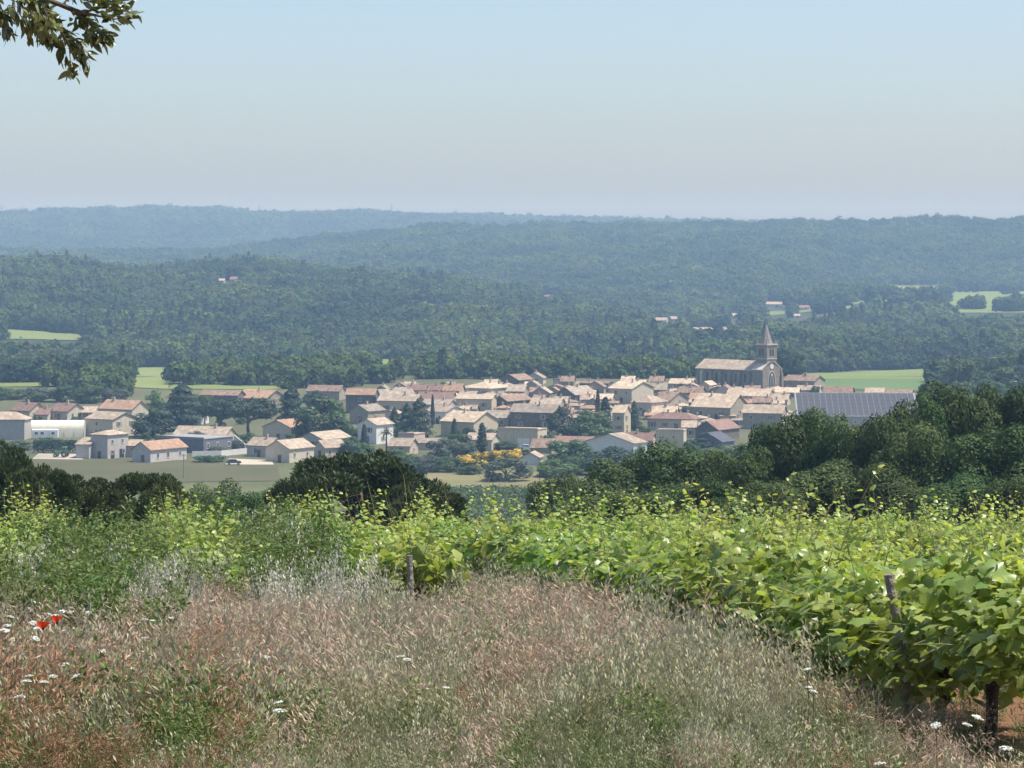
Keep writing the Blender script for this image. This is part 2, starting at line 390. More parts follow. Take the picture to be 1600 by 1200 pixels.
for v in range(2):
    cm, C = needle_crown('crown', PINELEAF, (0, 0, 3.2), (4.5, 4.5, 3.4), 80, 0.85, 17000, 0.36, -0.75, hollow=0.55)
    proto('stone_pine', [('trunk', trunk_mesh('trunk', 4.2, 0.26, C[:10])), ('crown', cm)], 9.6, 7.0)
# village-size trees (seen at 700 to 1200 m)
for v in range(3):
    cm, C = leaf_crown('crown', BROADLEAF, (0, 0, 4.2), (4.0, 4.0, 4.3), 28, 1.4, 3400, 0.62, zmin=-0.98, jit=0.5)
    proto('broadleaf', [('trunk', trunk_mesh('trunk', 4.5, 0.25, C[:5], n=6)), ('crown', cm)], 8.8, 9.6)
for m_, k_ in ((DARKLEAF, 'dark_tree'), (GREYLEAF, 'grey_tree'), (BRIGHTLEAF, 'bright_tree')):
    for v in range(2):
        cm, C = leaf_crown('crown', m_, (0, 0, 3.7), (4.0, 4.0, 4.2), 26, 1.45, 3000, 0.6, zmin=-0.98, jit=0.5)
        proto(k_, [('trunk', trunk_mesh('trunk', 4.0, 0.25, C[:5], n=6)), ('crown', cm)], 8.8, 9.2)
for v in range(2):
    cm, C = leaf_crown('crown', GREYLEAF if v else DARKLEAF, (0, 0, 6.6), (5.0, 5.0, 3.0), 30, 1.4, 3400, 0.6, zmin=-0.6, hollow=0.4)
    proto('umbrella_pine', [('trunk', trunk_mesh('trunk', 7.0, 0.3, C[:7], n=6)), ('crown', cm)], 10.8, 10.2)
def cone_tree(kind, h, r, n, size, m, tiers, droop, prof):
    z = rng.uniform(0.04, 1, n) ** 1.0; a = rng.uniform(0, 2 * math.pi, n)
    rr = r * prof(z) * (1 + tiers * np.sin(z * 38 + 0.8 * np.sin(a * 3))) * rng.uniform(0.6, 1.05, n)
    P = np.stack([rr * np.cos(a), rr * np.sin(a), z * h], 1)
    N = np.stack([np.cos(a), np.sin(a), np.full(n, droop)], 1) + 0.6 * rdir(n)
    V, F = rhombs(P, N, size * rng.uniform(0.6, 1.3, n), 0.6)
    me = mesh('crown', V, [F], [m], {'tint': ('FLOAT', np.repeat(rng.uniform(0, 1, n), 4))})
    proto(kind, [('trunk', trunk_mesh('trunk', h * 0.6, r * 0.12 + 0.06, n=6, lean=0.01)), ('crown', me)], 2 * r, h)
cone_tree('cypress', 10, 0.95, 1500, 0.42, DARKLEAF, 0.0, 0.3, lambda z: np.minimum(1, z * 5) * (1 - z) ** 0.45 + 0.04)
cone_tree('conifer', 10, 2.6, 1900, 0.6, DARKLEAF, 0.18, 0.5, lambda z: np.minimum(1, z * 8) * (1 - z) ** 0.8 + 0.03)
cone_tree('cedar', 11, 4.2, 2600, 0.7, DARKLEAF, 0.22, 0.7, lambda z: np.minimum(1, z * 7) * (1 - z) ** 0.6 + 0.05)
for v in range(2):
    cm, C = leaf_crown('crown', BROADLEAF if v else GREYLEAF, (0, 0, 1.1), (1.6, 1.6, 1.3), 16, 0.6, 1100, 0.36, zmin=-0.95)
    proto('shrub', [('stem', trunk_mesh('stem', 1.0, 0.07, C[:5], n=5)), ('crown', cm)], 3.4, 2.6)
cm, C = leaf_crown('foliage', BROADLEAF, (0, 0, 1.0), (1.5, 1.5, 1.2), 16, 0.6, 900, 0.36, zmin=-0.95)
P, q, t, _, _ = crown_pts((0, 0, 1.15), (1.55, 1.55, 1.25), 20, 0.5, 1100, -0.1, 0.75)
V, F = rhombs(P, q + 0.5 * rdir(len(P)), 0.3 * rng.uniform(0.6, 1.3, len(P)), 0.8)
proto('broom', [('stem', trunk_mesh('stem', 0.9, 0.06, C[:5], n=5)), ('foliage', cm), ('blossom', mesh('blossom', V, [F], [BROOMFL], {'tint': ('FLOAT', np.repeat(t, 4))}))], 3.3, 2.6)
# palm
mbp = MB(); n_f = 0
for k in range(26):
    a = k * 2.4; el = rng.uniform(-0.25, 1.1); L = 2.6
    pts = []
    for i in range(6):
        s = i / 5; pts.append(np.array([math.cos(a) * L * s * math.cos(el), math.sin(a) * L * s * math.cos(el), 9 + L * s * math.sin(el) - 1.5 * s * s]))
    sd = np.array([-math.sin(a), math.cos(a), 0])
    for i in range(5):
        w0, w1 = 0.3 * math.sin(math.pi * (i + 0.3) / 5.6), 0.3 * math.sin(math.pi * (i + 1.3) / 5.6)
        mbp.add([pts[i] - sd * w0, pts[i] + sd * w0, pts[i+1] + sd * w1, pts[i+1] - sd * w1], [(0, 1, 2, 3)], t=rng.uniform())
proto('palm', [('trunk', trunk_mesh('trunk', 9.1, 0.26, n=8, lean=0.01)), ('fronds', mbp.mesh('fronds', [GREYLEAF], tint=True))], 5.2, 10.5)

TREENAME = {'oak': 'oak_tree', 'stone_pine': 'stone_pine', 'broadleaf': 'broadleaf_tree', 'dark_tree': 'evergreen_oak', 'grey_tree': 'olive_tree',
            'bright_tree': 'leafy_tree', 'umbrella_pine': 'umbrella_pine', 'cypress': 'cypress_tree', 'conifer': 'conifer_tree', 'cedar': 'cedar_tree',
            'shrub': 'garden_shrub', 'broom': 'broom_bush', 'palm': 'palm_tree'}
def plant(kind, x, y, h, w, label, group=None, v=None, rz=None, z=None):
    parts, pw, ph = PROTO[kind][random.randrange(len(PROTO[kind])) if v is None else v % len(PROTO[kind])]
    o = thing(TREENAME[kind], label, 'shrub' if kind in ('shrub', 'broom') else 'tree', (x, y, float(H(x, y)) if z is None else z),
              random.uniform(0, 6.28) if rz is None else rz, group, (w / pw, w / pw, h / ph))
    for nm, me in parts:
        p = obj(nm, me, o)
        if nm in ('crown', 'foliage', 'blossom', 'fronds'): p['kind'] = 'stuff'
    return o
def tree_px(kind, px, top, wpx, D, label, group=None, v=None):
    x = (px - 800) / FPX * D; z0 = float(H(x, D)); zt = (HZ - top) / FPX * D
    return plant(kind, x, D, zt - z0, wpx / FPX * D, label, group, v)
def vtree(kind, px, base, top, wpx, label, group='trees and bushes in and around the village', v=None):
    x, D, z = ground(px, base)
    return plant(kind, x, D, 1.06 * (base - top) / FPX * D, 1.22 * wpx / FPX * D, label, group, v)

# ------------------------------------------------------------------ scattered stuff (geometry nodes)
def scatter(name, P, rot, scl, idx, protos, label, cat):
    coll = bpy.data.collections.new(name + '_sources')
    for i, me in enumerate(protos): coll.objects.link(bpy.data.objects.new('%s_%02d' % (name, i), me))
    n = len(P)
    me = bpy.data.meshes.new(name); me.vertices.add(n); me.vertices.foreach_set('co', np.asarray(P, np.float32).ravel())
    for k, typ, arr, f in (('rot', 'FLOAT_VECTOR', rot, 'vector'), ('scl', 'FLOAT_VECTOR', scl, 'vector'), ('idx', 'INT', idx, 'value')):
        a = me.attributes.new(k, typ, 'POINT'); a.data.foreach_set(f, np.asarray(arr, np.int32 if typ == 'INT' else np.float32).ravel())
    o = obj(name, me); tag(o, label, cat, kind='stuff')
    g = bpy.data.node_groups.new(name + '_nodes', 'GeometryNodeTree')
    g.interface.new_socket('Geometry', in_out='INPUT', socket_type='NodeSocketGeometry')
    g.interface.new_socket('Geometry', in_out='OUTPUT', socket_type='NodeSocketGeometry')
    N, L = g.nodes, g.links
    gi = N.new('NodeGroupInput'); go = N.new('NodeGroupOutput'); ip = N.new('GeometryNodeInstanceOnPoints'); ci = N.new('GeometryNodeCollectionInfo')
    ci.inputs['Collection'].default_value = coll; ci.inputs['Separate Children'].default_value = True; ci.inputs['Reset Children'].default_value = True
    ip.inputs['Pick Instance'].default_value = True
    def na(nm, t): x = N.new('GeometryNodeInputNamedAttribute'); x.data_type = t; x.inputs['Name'].default_value = nm; return next(s for s in x.outputs if s.enabled)
    er = N.new('FunctionNodeEulerToRotation'); L.new(na('rot', 'FLOAT_VECTOR'), er.inputs[0])
    L.new(gi.outputs[0], ip.inputs['Points']); L.new(ci.outputs[0], ip.inputs['Instance']); L.new(na('idx', 'INT'), ip.inputs['Instance Index'])
    L.new(er.outputs[0], ip.inputs['Rotation']); L.new(na('scl', 'FLOAT_VECTOR'), ip.inputs['Scale']); L.new(ip.outputs[0], go.inputs[0])
    md = o.modifiers.new('scatter', 'NODES'); md.node_group = g
    return o

def z_rot(n): r = np.zeros((n, 3)); r[:, 2] = rng.uniform(0, 6.28, n); return r

# ------------------------------------------------------------------ woods on the hills
def forest_meshes():
    out = []
    for v in range(5):
        rz = (1.0, 0.85, 1.15, 0.8, 1.3)[v]
        me, C = leaf_crown('wood_tree', FORESTLEAF, (0, 0, 3.4), (3.2, 3.2, 3.0 * rz), 14, 1.5, 300, 1.3, zmin=-0.85, hollow=0.35, aspect=0.8, jit=0.35)
        out.append(me)
    z = rng.uniform(0.02, 1, 200); a = rng.uniform(0, 6.28, 200); rr = 1.5 * (1 - z) ** 0.6 + 0.1
    V, F = rhombs(np.stack([rr*np.cos(a), rr*np.sin(a), z * 9], 1), np.stack([np.cos(a), np.sin(a), 0.4 + 0*a], 1) + 0.5 * rdir(200), 1.0, 0.7)
    out.append(mesh('wood_conifer', V, [F], [DARKLEAF], {'tint': ('FLOAT', rng.uniform(0, 1, len(V)))}))
    return out
FM = forest_meshes()
PXC = np.arange(-220, 1840, 20.0)
_D = np.arange(600, 7000, 10.0)
_S = np.maximum.accumulate(np.stack([H((p - 800) / FPX * _D, _D) / _D for p in PXC]), axis=1)
def visible(x, y, top):
    px = 800 + FPX * x / y
    i = np.clip(((px + 220) / 20).round().astype(int), 0, len(PXC) - 1); j = np.clip(((y - 600) / 10).astype(int) - 2, 0, len(_D) - 1)
    return top / y > _S[i, j] - 0.0012
def hides_field(x, y, z):
    '''open ground in front of a meadow: trees there would stand on the same clearing'''
    px, py = pxpy(x, y, z + np.where(y > 1700, 15, 7)); bad = np.zeros(len(x), bool)
    for P in FIELDS:
        q = np.array([pxpy(a, b, float(H(a, b))) for a, b in P]); d = P[:, 1].min()
        lo = np.interp(px, [q[0, 0], q[1, 0]], [q[0, 1], q[1, 1]])
        bad |= (y < d + 5) & (px > q[:, 0].min()) & (px < q[:, 0].max()) & (py < lo - 2) & (y > d - np.where(d > 2000, 1500, 450))
    return bad
FARM = ((861, 469, 26, 9, 'red', 'lone pink farmhouse on the wooded hillside, left of the others'), (1211, 481, 32, 11, 'cream', 'largest far farmhouse with bright pale roof near the green plots'),
        (1258, 484, 17, 7, 'red', 'small far house with reddish roof right of the largest farmhouse'), (1149, 498, 22, 8, 'cream', 'far pale house left below the largest farmhouse'),
        (1030, 505, 30, 9, 'pinkbeige', 'far pinkish farm half hidden in the wood, upper left of the spire'), (1055, 503, 20, 9, 'pinkbeige', 'far pinkish barn next to the half-hidden farm'),
        (1098, 519, 36, 7, 'cream', 'far long white-roofed building above the nave'), (1136, 521, 11, 10, 'pinkbeige', 'far narrow house left of the spire'),
        (1246, 497, 10, 6, 'cream', 'tiny far house below the reddish-roofed one'), (366, 441, 14, 8, 'red', 'far red-roofed house on the left ridge'), (346, 442, 10, 6, 'cream', 'far white house on the left ridge'))
FARMP = [(f[0], f[2], f[1], f[3], ground(f[0], f[1])[1]) for f in FARM]
def near_farm(x, y, z):
    '''yards and drives kept open around the far houses'''
    px, py = pxpy(x, y, z + 15); bad = np.zeros(len(x), bool)
    pb = pxpy(x, y, z)[1]
    for fx, w, fb, fh, d in FARMP: bad |= (np.abs(px - fx) < w * 0.5 + 8) & (y < d + 18) & (py < fb - 0.3 * fh) & (pb > fb - fh)
    return bad
def wood(name, y0, y1, cell, smin, smax, label, dens, pxr=(-200, 1800)):
    n = int((y1**2 - y0**2) / 2 * (pxr[1] - pxr[0]) / FPX / cell)
    y = np.sqrt(rng.uniform(y0**2, y1**2, n)); x = (rng.uniform(pxr[0], pxr[1], n) - 800) / FPX * y
    z = H(x, y); keep = visible(x, y, z + 8) & (~in_fields(x, y, 1.03) | ((y > 2000) & (vnoise(x / 30, y / 60, 77) > 0.84))) & ~hides_field(x, y, z) & ~near_farm(x, y, z) & (rng.uniform(0, 1, n) < dens(x, y))
    x, y, z = x[keep], y[keep], z[keep]; n = len(x)
    size = rng.uniform(smin, smax, n) * (0.8 + 0.7 * vnoise(x / 45, y / 45, 21))
    scl = size[:, None] * rng.uniform(0.85, 1.2, (n, 3)); scl[:, 1] = scl[:, 0]
    idx = rng.integers(0, 5, n); con = (rng.uniform(0, 1, n) < 0.02 + 0.15 * (vnoise(x / 80, y / 80, 31) > 0.78)); idx[con & (y < 2700)] = 5
    print(name, n)
    return scatter(name, np.stack([x, y, z - 0.4], 1), z_rot(n), scl, idx, FM, label, 'wood')
one = lambda x, y: np.ones(len(x))
def valley_density(x, y):
    px = 800 + FPX * x / y; d0 = np.interp(px, [-200, 150, 300, 560, 640, 1060, 1240, 1420, 1480, 1800], [1085, 1085, 1130, 1150, 1212, 1225, 1240, 1240, 1010, 960])
    return (0.2 + sstep(0.25, 0.5, vnoise(x / 50, y / 25, 41))) * (y > d0)
wood('valley_wood', 960, 1660, 24, 0.55, 1.25, 'tree belts on the valley floor just behind the village', valley_density)
wood('near_hill_wood', 1640, 2750, 24, 0.9, 1.75, 'dense mixed wood covering the nearer hill on the left', one)
wood('far_valley_wood', 2750, 4700, 42, 1.1, 2.1, 'dense dark wood covering the long middle ridge',
     lambda x, y: np.where((800 + FPX * x / y > 1270) & (y < 3600), 0.35 + 0.6 * (vnoise(x / 60, y / 60, 51) > 0.5), 1.0))
wood('far_hill_wood', 4700, 6650, 75, 1.3, 2.5, 'hazy wood covering the farthest ridge on the skyline', one)

# ------------------------------------------------------------------ village
WM = {k: mat('wall_' + k, *a, rough=0.9, scale=0.9, detail=6, bump=0.3, obj_rand=0.08) for k, a in {
    'stone': ((0.27, 0.235, 0.185), (0.36, 0.315, 0.25)), 'dark': ((0.12, 0.105, 0.09), (0.19, 0.165, 0.14)), 'cream': ((0.46, 0.41, 0.31), (0.54, 0.49, 0.38)),
    'white': ((0.58, 0.57, 0.54), (0.66, 0.65, 0.62)), 'grey': ((0.36, 0.34, 0.32), (0.44, 0.42, 0.39)), 'pink': ((0.46, 0.37, 0.30), (0.54, 0.44, 0.36)),
    'sand': ((0.46, 0.40, 0.28), (0.54, 0.47, 0.34)), 'block': ((0.40, 0.375, 0.35), (0.48, 0.45, 0.42)), 'slate': ((0.13, 0.135, 0.15), (0.17, 0.175, 0.19))}.items()}

def roofmat(name, c1, c2, c3):
    """canal tile roof: mixed tile colours and rows running down the slope"""
    m = bpy.data.materials.new('roof_' + name); m.use_nodes = True; n, l = nt(m)
    p = n['Principled BSDF']; p.inputs['Roughness'].default_value = 0.9; p.inputs['Specular IOR Level'].default_value = 0.15
    tc = n.new('ShaderNodeTexCoord'); vo = n.new('ShaderNodeTexVoronoi'); vo.inputs['Scale'].default_value = 1.1
    mp = n.new('ShaderNodeMapping'); mp.inputs['Scale'].default_value = (1, 1, 0.3); l.new(tc.outputs['Object'], mp.inputs[0]); l.new(mp.outputs[0], vo.inputs['Vector'])
    nz = n.new('ShaderNodeTexNoise'); nz.inputs['Scale'].default_value = 0.55; nz.inputs['Detail'].default_value = 5; l.new(tc.outputs['Object'], nz.inputs['Vector'])
    sp = n.new('ShaderNodeSeparateColor'); l.new(vo.outputs['Color'], sp.inputs[0])
    m1 = n.new('ShaderNodeMix'); m1.data_type = 'RGBA'; m1.inputs[6].default_value = (*c1, 1); m1.inputs[7].default_value = (*c2, 1); l.new(sp.outputs[0], m1.inputs[0])
    mr = n.new('ShaderNodeMapRange'); mr.inputs[1].default_value = 0.45; mr.inputs[2].default_value = 0.75; l.new(nz.outputs['Fac'], mr.inputs[0])
    m2 = n.new('ShaderNodeMix'); m2.data_type = 'RGBA'; l.new(mr.outputs[0], m2.inputs[0]); l.new(m1.outputs[2], m2.inputs[6]); m2.inputs[7].default_value = (*c3, 1)
    oi = n.new('ShaderNodeObjectInfo'); hs = n.new('ShaderNodeHueSaturation'); mv = n.new('ShaderNodeMapRange'); mv.inputs[3].default_value = 0.88; mv.inputs[4].default_value = 1.12
    l.new(oi.outputs['Random'], mv.inputs[0]); l.new(mv.outputs[0], hs.inputs['Value']); l.new(m2.outputs[2], hs.inputs['Color']); l.new(hs.outputs[0], p.inputs['Base Color'])
    wv = n.new('ShaderNodeTexWave'); wv.inputs['Scale'].default_value = 1.3; l.new(tc.outputs['Object'], wv.inputs['Vector'])
    bp = n.new('ShaderNodeBump'); bp.inputs['Strength'].default_value = 0.5; bp.inputs['Distance'].default_value = 0.06; l.new(wv.outputs['Fac'], bp.inputs['Height']); l.new(bp.outputs[0], p.inputs['Normal'])
    return m
RM = {k: roofmat(k, *a) for k, a in {
    'pinkbeige': ((0.27, 0.21, 0.155), (0.44, 0.365, 0.285), (0.26, 0.22, 0.175)), 'orange': ((0.27, 0.165, 0.11), (0.40, 0.27, 0.185), (0.25, 0.185, 0.14)),
    'red': ((0.18, 0.11, 0.088), (0.26, 0.17, 0.14), (0.17, 0.125, 0.108)), 'brown': ((0.16, 0.11, 0.08), (0.31, 0.22, 0.165), (0.17, 0.14, 0.115)),
    'grey': ((0.21, 0.175, 0.14), (0.37, 0.315, 0.255), (0.21, 0.185, 0.15)), 'cream': ((0.36, 0.28, 0.20), (0.54, 0.45, 0.335), (0.32, 0.26, 0.195)),
    'slate': ((0.25, 0.25, 0.26), (0.30, 0.30, 0.31), (0.22, 0.22, 0.23)), 'dark': ((0.07, 0.075, 0.09), (0.10, 0.105, 0.12), (0.06, 0.065, 0.08))}.items()}
GLASS = mat('window_glass', (0.035, 0.04, 0.05), None, 0.15, spec=0.6)
FRAME = mat('window_frame', (0.62, 0.59, 0.53), (0.70, 0.67, 0.61), 0.7)
SHUT = mat('shutter', (0.20, 0.16, 0.12), (0.30, 0.26, 0.22), 0.7, obj_rand=0.4)
DOOR = mat('door', (0.12, 0.075, 0.05), (0.18, 0.12, 0.08), 0.7, obj_rand=0.3)
PLASTER = mat('chimney_plaster', (0.42, 0.36, 0.29), (0.50, 0.44, 0.36), 0.9, 3)

def win_mesh():
    f = MB()
    f.box(-0.62, 0.62, -0.07, 0.02, 0.78, 0.92); f.box(-0.62, 0.62, -0.12, 0.02, -0.92, -0.78)
    f.box(-0.62, -0.5, -0.07, 0.02, -0.78, 0.78); f.box(0.5, 0.62, -0.07, 0.02, -0.78, 0.78); f.box(-0.03, 0.03, -0.05, 0.0, -0.78, 0.78)
    g = MB(); g.box(-0.5, 0.5, -0.02, 0.02, -0.78, 0.78)
    s = MB(); s.box(-0.34, 0.34, -0.06, 0.02, -0.85, 0.85)
    d = MB(); d.box(-0.5, 0.5, -0.05, 0.02, 0, 2.1); d.box(-0.62, -0.5, -0.08, 0.02, 0, 2.2); d.box(0.5, 0.62, -0.08, 0.02, 0, 2.2)
    return f.mesh('frame', [FRAME]), g.mesh('window', [GLASS]), s.mesh('shutter', [SHUT]), d.mesh('door', [DOOR])
WFRAME, WGLASS, WSHUT, DOORM = win_mesh()
def window(parent, x, y, z, side, w=1.0, h=1.5, shut=False):
    """side 'L' faces -y, 'R' faces +x"""
    r = 0 if side == 'L' else math.pi / 2
    o = obj('window', WGLASS, parent, (x, y, z), (0, 0, r), (w, 1, h / 1.56))
    obj('frame', WFRAME, o)
    if shut:
        for c in (-0.98, 0.98): obj('shutter', WSHUT, o, (c, 0, 0))
    return o
def chimney(parent, x, y, z0, h=1.1, w=0.55):
    mb = MB(); mb.box(-w/2, w/2, -w/2, w/2, -0.9, h); mb.box(-w/2 - 0.08, w/2 + 0.08, -w/2 - 0.08, w/2 + 0.08, h, h + 0.12)
    mb.box(-w/3, w/3, -w/3, w/3, h + 0.12, h + 0.3)
    return mb.obj('chimney', PLASTER, parent, (x, y, z0))

def roof_slabs(mb, wl_, wr_, he, rise, typ, ov=0.4, th=0.18):
    """roof over x in [-wl,0], y in [0,wr]; every slope a slab TH thick"""
    x0, x1, y0, y1 = -wl_ - ov, ov, -ov, wr_ + ov
    if typ == 'F':
        mb.box(x0 + 0.25, x1 - 0.25, y0 + 0.25, y1 - 0.25, he, he + 0.2); return
    if typ == 'L':
        k = rise / (wr_ / 2); e = he - ov * k; ym = wr_ / 2; t = he + rise
        poly = [(y0, e), (ym, t), (y1, e), (y1, e + th), (ym, t + th), (y0, e + th)]
        mb.prism(poly, 'x', x0, x1)
    elif typ == 'R':
        k = rise / (wl_ / 2); e = he - ov * k; xm = -wl_ / 2; t = he + rise
        poly = [(x0, e), (xm, t), (x1, e), (x1, e + th), (xm, t + th), (x0, e + th)]
        mb.prism(poly, 'y', y0, y1)
    elif typ == 'S':      # one slope down towards the left-front face
        poly = [(y0, he), (y1, he + rise), (y1, he + rise + th), (y0, he + th)]
        mb.prism(poly, 'x', x0, x1)
    else:
        a = min(x1 - x0, y1 - y0) / 2 * 0.98
        if x1 - x0 >= y1 - y0: r0, r1 = (x0 + a, (y0+y1)/2), (x1 - a, (y0+y1)/2)
        else: r0, r1 = ((x0+x1)/2, y0 + a), ((x0+x1)/2, y1 - a)
        z0 = he - 0.05; t = he + rise
        V = [(x0,y0,z0),(x1,y0,z0),(x1,y1,z0),(x0,y1,z0),(x0,y0,z0+th),(x1,y0,z0+th),(x1,y1,z0+th),(x0,y1,z0+th),(*r0,t),(*r1,t)]
        if x1 - x0 >= y1 - y0: F = [(4,5,9,8),(6,7,8,9),(5,6,9),(7,4,8)]
        else: F = [(5,6,9,8),(7,4,8,9),(4,5,8),(6,7,9)]
        mb.add(V, F + [(3,2,1,0),(0,1,5,4),(1,2,6,5),(2,3,7,6),(3,0,4,7)])

HC = []; HL = []
def house(xl, xc, xr, base, eave, ridge, typ, wall, roof, label, wins=None, chim=1, name='village_house', cat='house', group='houses of the village', shut=False, door=None, yaw=None):
    """xl, xc, xr: pixels of left end, nearest corner, right end; base/eave/ridge rows"""
    X, D, Z = ground(xc, base); s = FPX / D
    L, Rr = (xc - xl) / s, (xr - xc) / s
    al = R(33)
    if yaw is not None: al = R(yaw)
    elif Rr / math.sin(al) < 6: al = math.asin(min(0.54, max(0.09, Rr / 7.5)))
    elif L / math.cos(al) < 5: al = math.acos(min(0.84, max(0.4, L / 6.0)))
    wl_, wr_ = max(2.5, L / math.cos(al)), max(3.0, Rr / math.sin(al))
    wr_ = min(wr_, 16.0)
    he = (base - eave) / s
    dm = wr_ / 2 * math.cos(al) if typ in ('L', 'H') else 0
    rise = max(0.35, (eave - ridge - dm * (eave - HZ) / D) / s) if typ != 'F' else 0.2
    half = {'L': wr_ / 2, 'R': wl_ / 2, 'H': min(wl_, wr_) / 2, 'S': wr_}.get(typ, 1)
    if typ != 'F': rise = min(max(rise, 0.16 * half), 0.62 * half)
    o = thing(name, label, cat, (X, D, Z), -al, group); HC.append((X - wl_ / 2, D + wr_ / 2)); HL.append((xc - 0.5 * (xc - xl), base, label, roof, wall, o))
    w = MB(); w.box(-wl_, 0, 0, wr_, -2.5, he - 0.01)
    if typ == 'L':
        for x in (-wl_, 0):
            w.prism([(0, he - 0.012), (wr_, he - 0.012), (wr_ / 2, he + rise - 0.01)], 'x', min(x, x + (0.25 if x < 0 else -0.25)), max(x, x + (0.25 if x < 0 else -0.25)))
    if typ == 'R':
        for y in (0, wr_ - 0.25): w.prism([(-wl_, he - 0.012), (0, he - 0.012), (-wl_ / 2, he + rise - 0.01)], 'y', y, y + 0.25)
    if typ == 'S': w.prism([(0, he - 0.012), (wr_, he - 0.012), (wr_, he + rise - 0.01)], 'x', -wl_, 0)
    if typ == 'F': w.box(-wl_ - 0.02, 0.02, -0.02, 0.3, he + 0.21, he + 0.55)
    w.obj('wall', WM[wall], o)
    r = MB(); roof_slabs(r, wl_, wr_, he, rise, typ); rf = r.obj('roof', RM[roof], o)
    if wins is None:
        wins = (max(0, int(wl_ / 4.2)), max(0, int(wr_ / 4.5)))
    floors = 2 if he > 5.2 else 1
    rs = random.Random(int(xl * 7 + base))
    for side, n, W in (('L', wins[0], wl_), ('R', wins[1], wr_)):
        for f in range(floors):
            for i in range(n):
                q = (i + 0.5 + rs.uniform(-0.12, 0.12)) / n * W
                zz = min(he - 1.1, he * (0.52 if floors == 1 else (0.27, 0.72)[f]))
                if f == 0 and floors == 2 and rs.random() < 0.35: continue
                ww, hh = rs.choice(((0.9, 1.3), (0.8, 1.1), (1.0, 1.5)))
                if side == 'L': window(o, -W + q, 0, zz, 'L', ww, hh, shut and rs.random() < 0.7)
                else: window(o, 0, q, zz, 'R', ww, hh, shut and rs.random() < 0.7)
    if door or (door is None and wins[0] + wins[1] > 0):
        if wl_ > 5: obj('door', DOORM, o, (-wl_ * rs.uniform(0.35, 0.5), 0, 0))
        else: obj('door', DOORM, o, (0, wr_ * 0.45, 0), (0, 0, math.pi / 2))
    for k in range(chim):
        if typ == 'L': chimney(rf, -wl_ * rs.uniform(0.2, 0.85), wr_ * 0.42, he + rise * 0.9)
        elif typ == 'R': chimney(rf, -wl_ * 0.42, wr_ * rs.uniform(0.25, 0.8), he + rise * 0.9)
        elif typ == 'H': chimney(rf, -wl_ * rs.uniform(0.35, 0.65), wr_ * 0.5, he + rise * 0.8)
        else: chimney(rf, -wl_ * 0.5, wr_ * 0.5, he + 0.2)
    return o, wl_, wr_, he, rise, rf

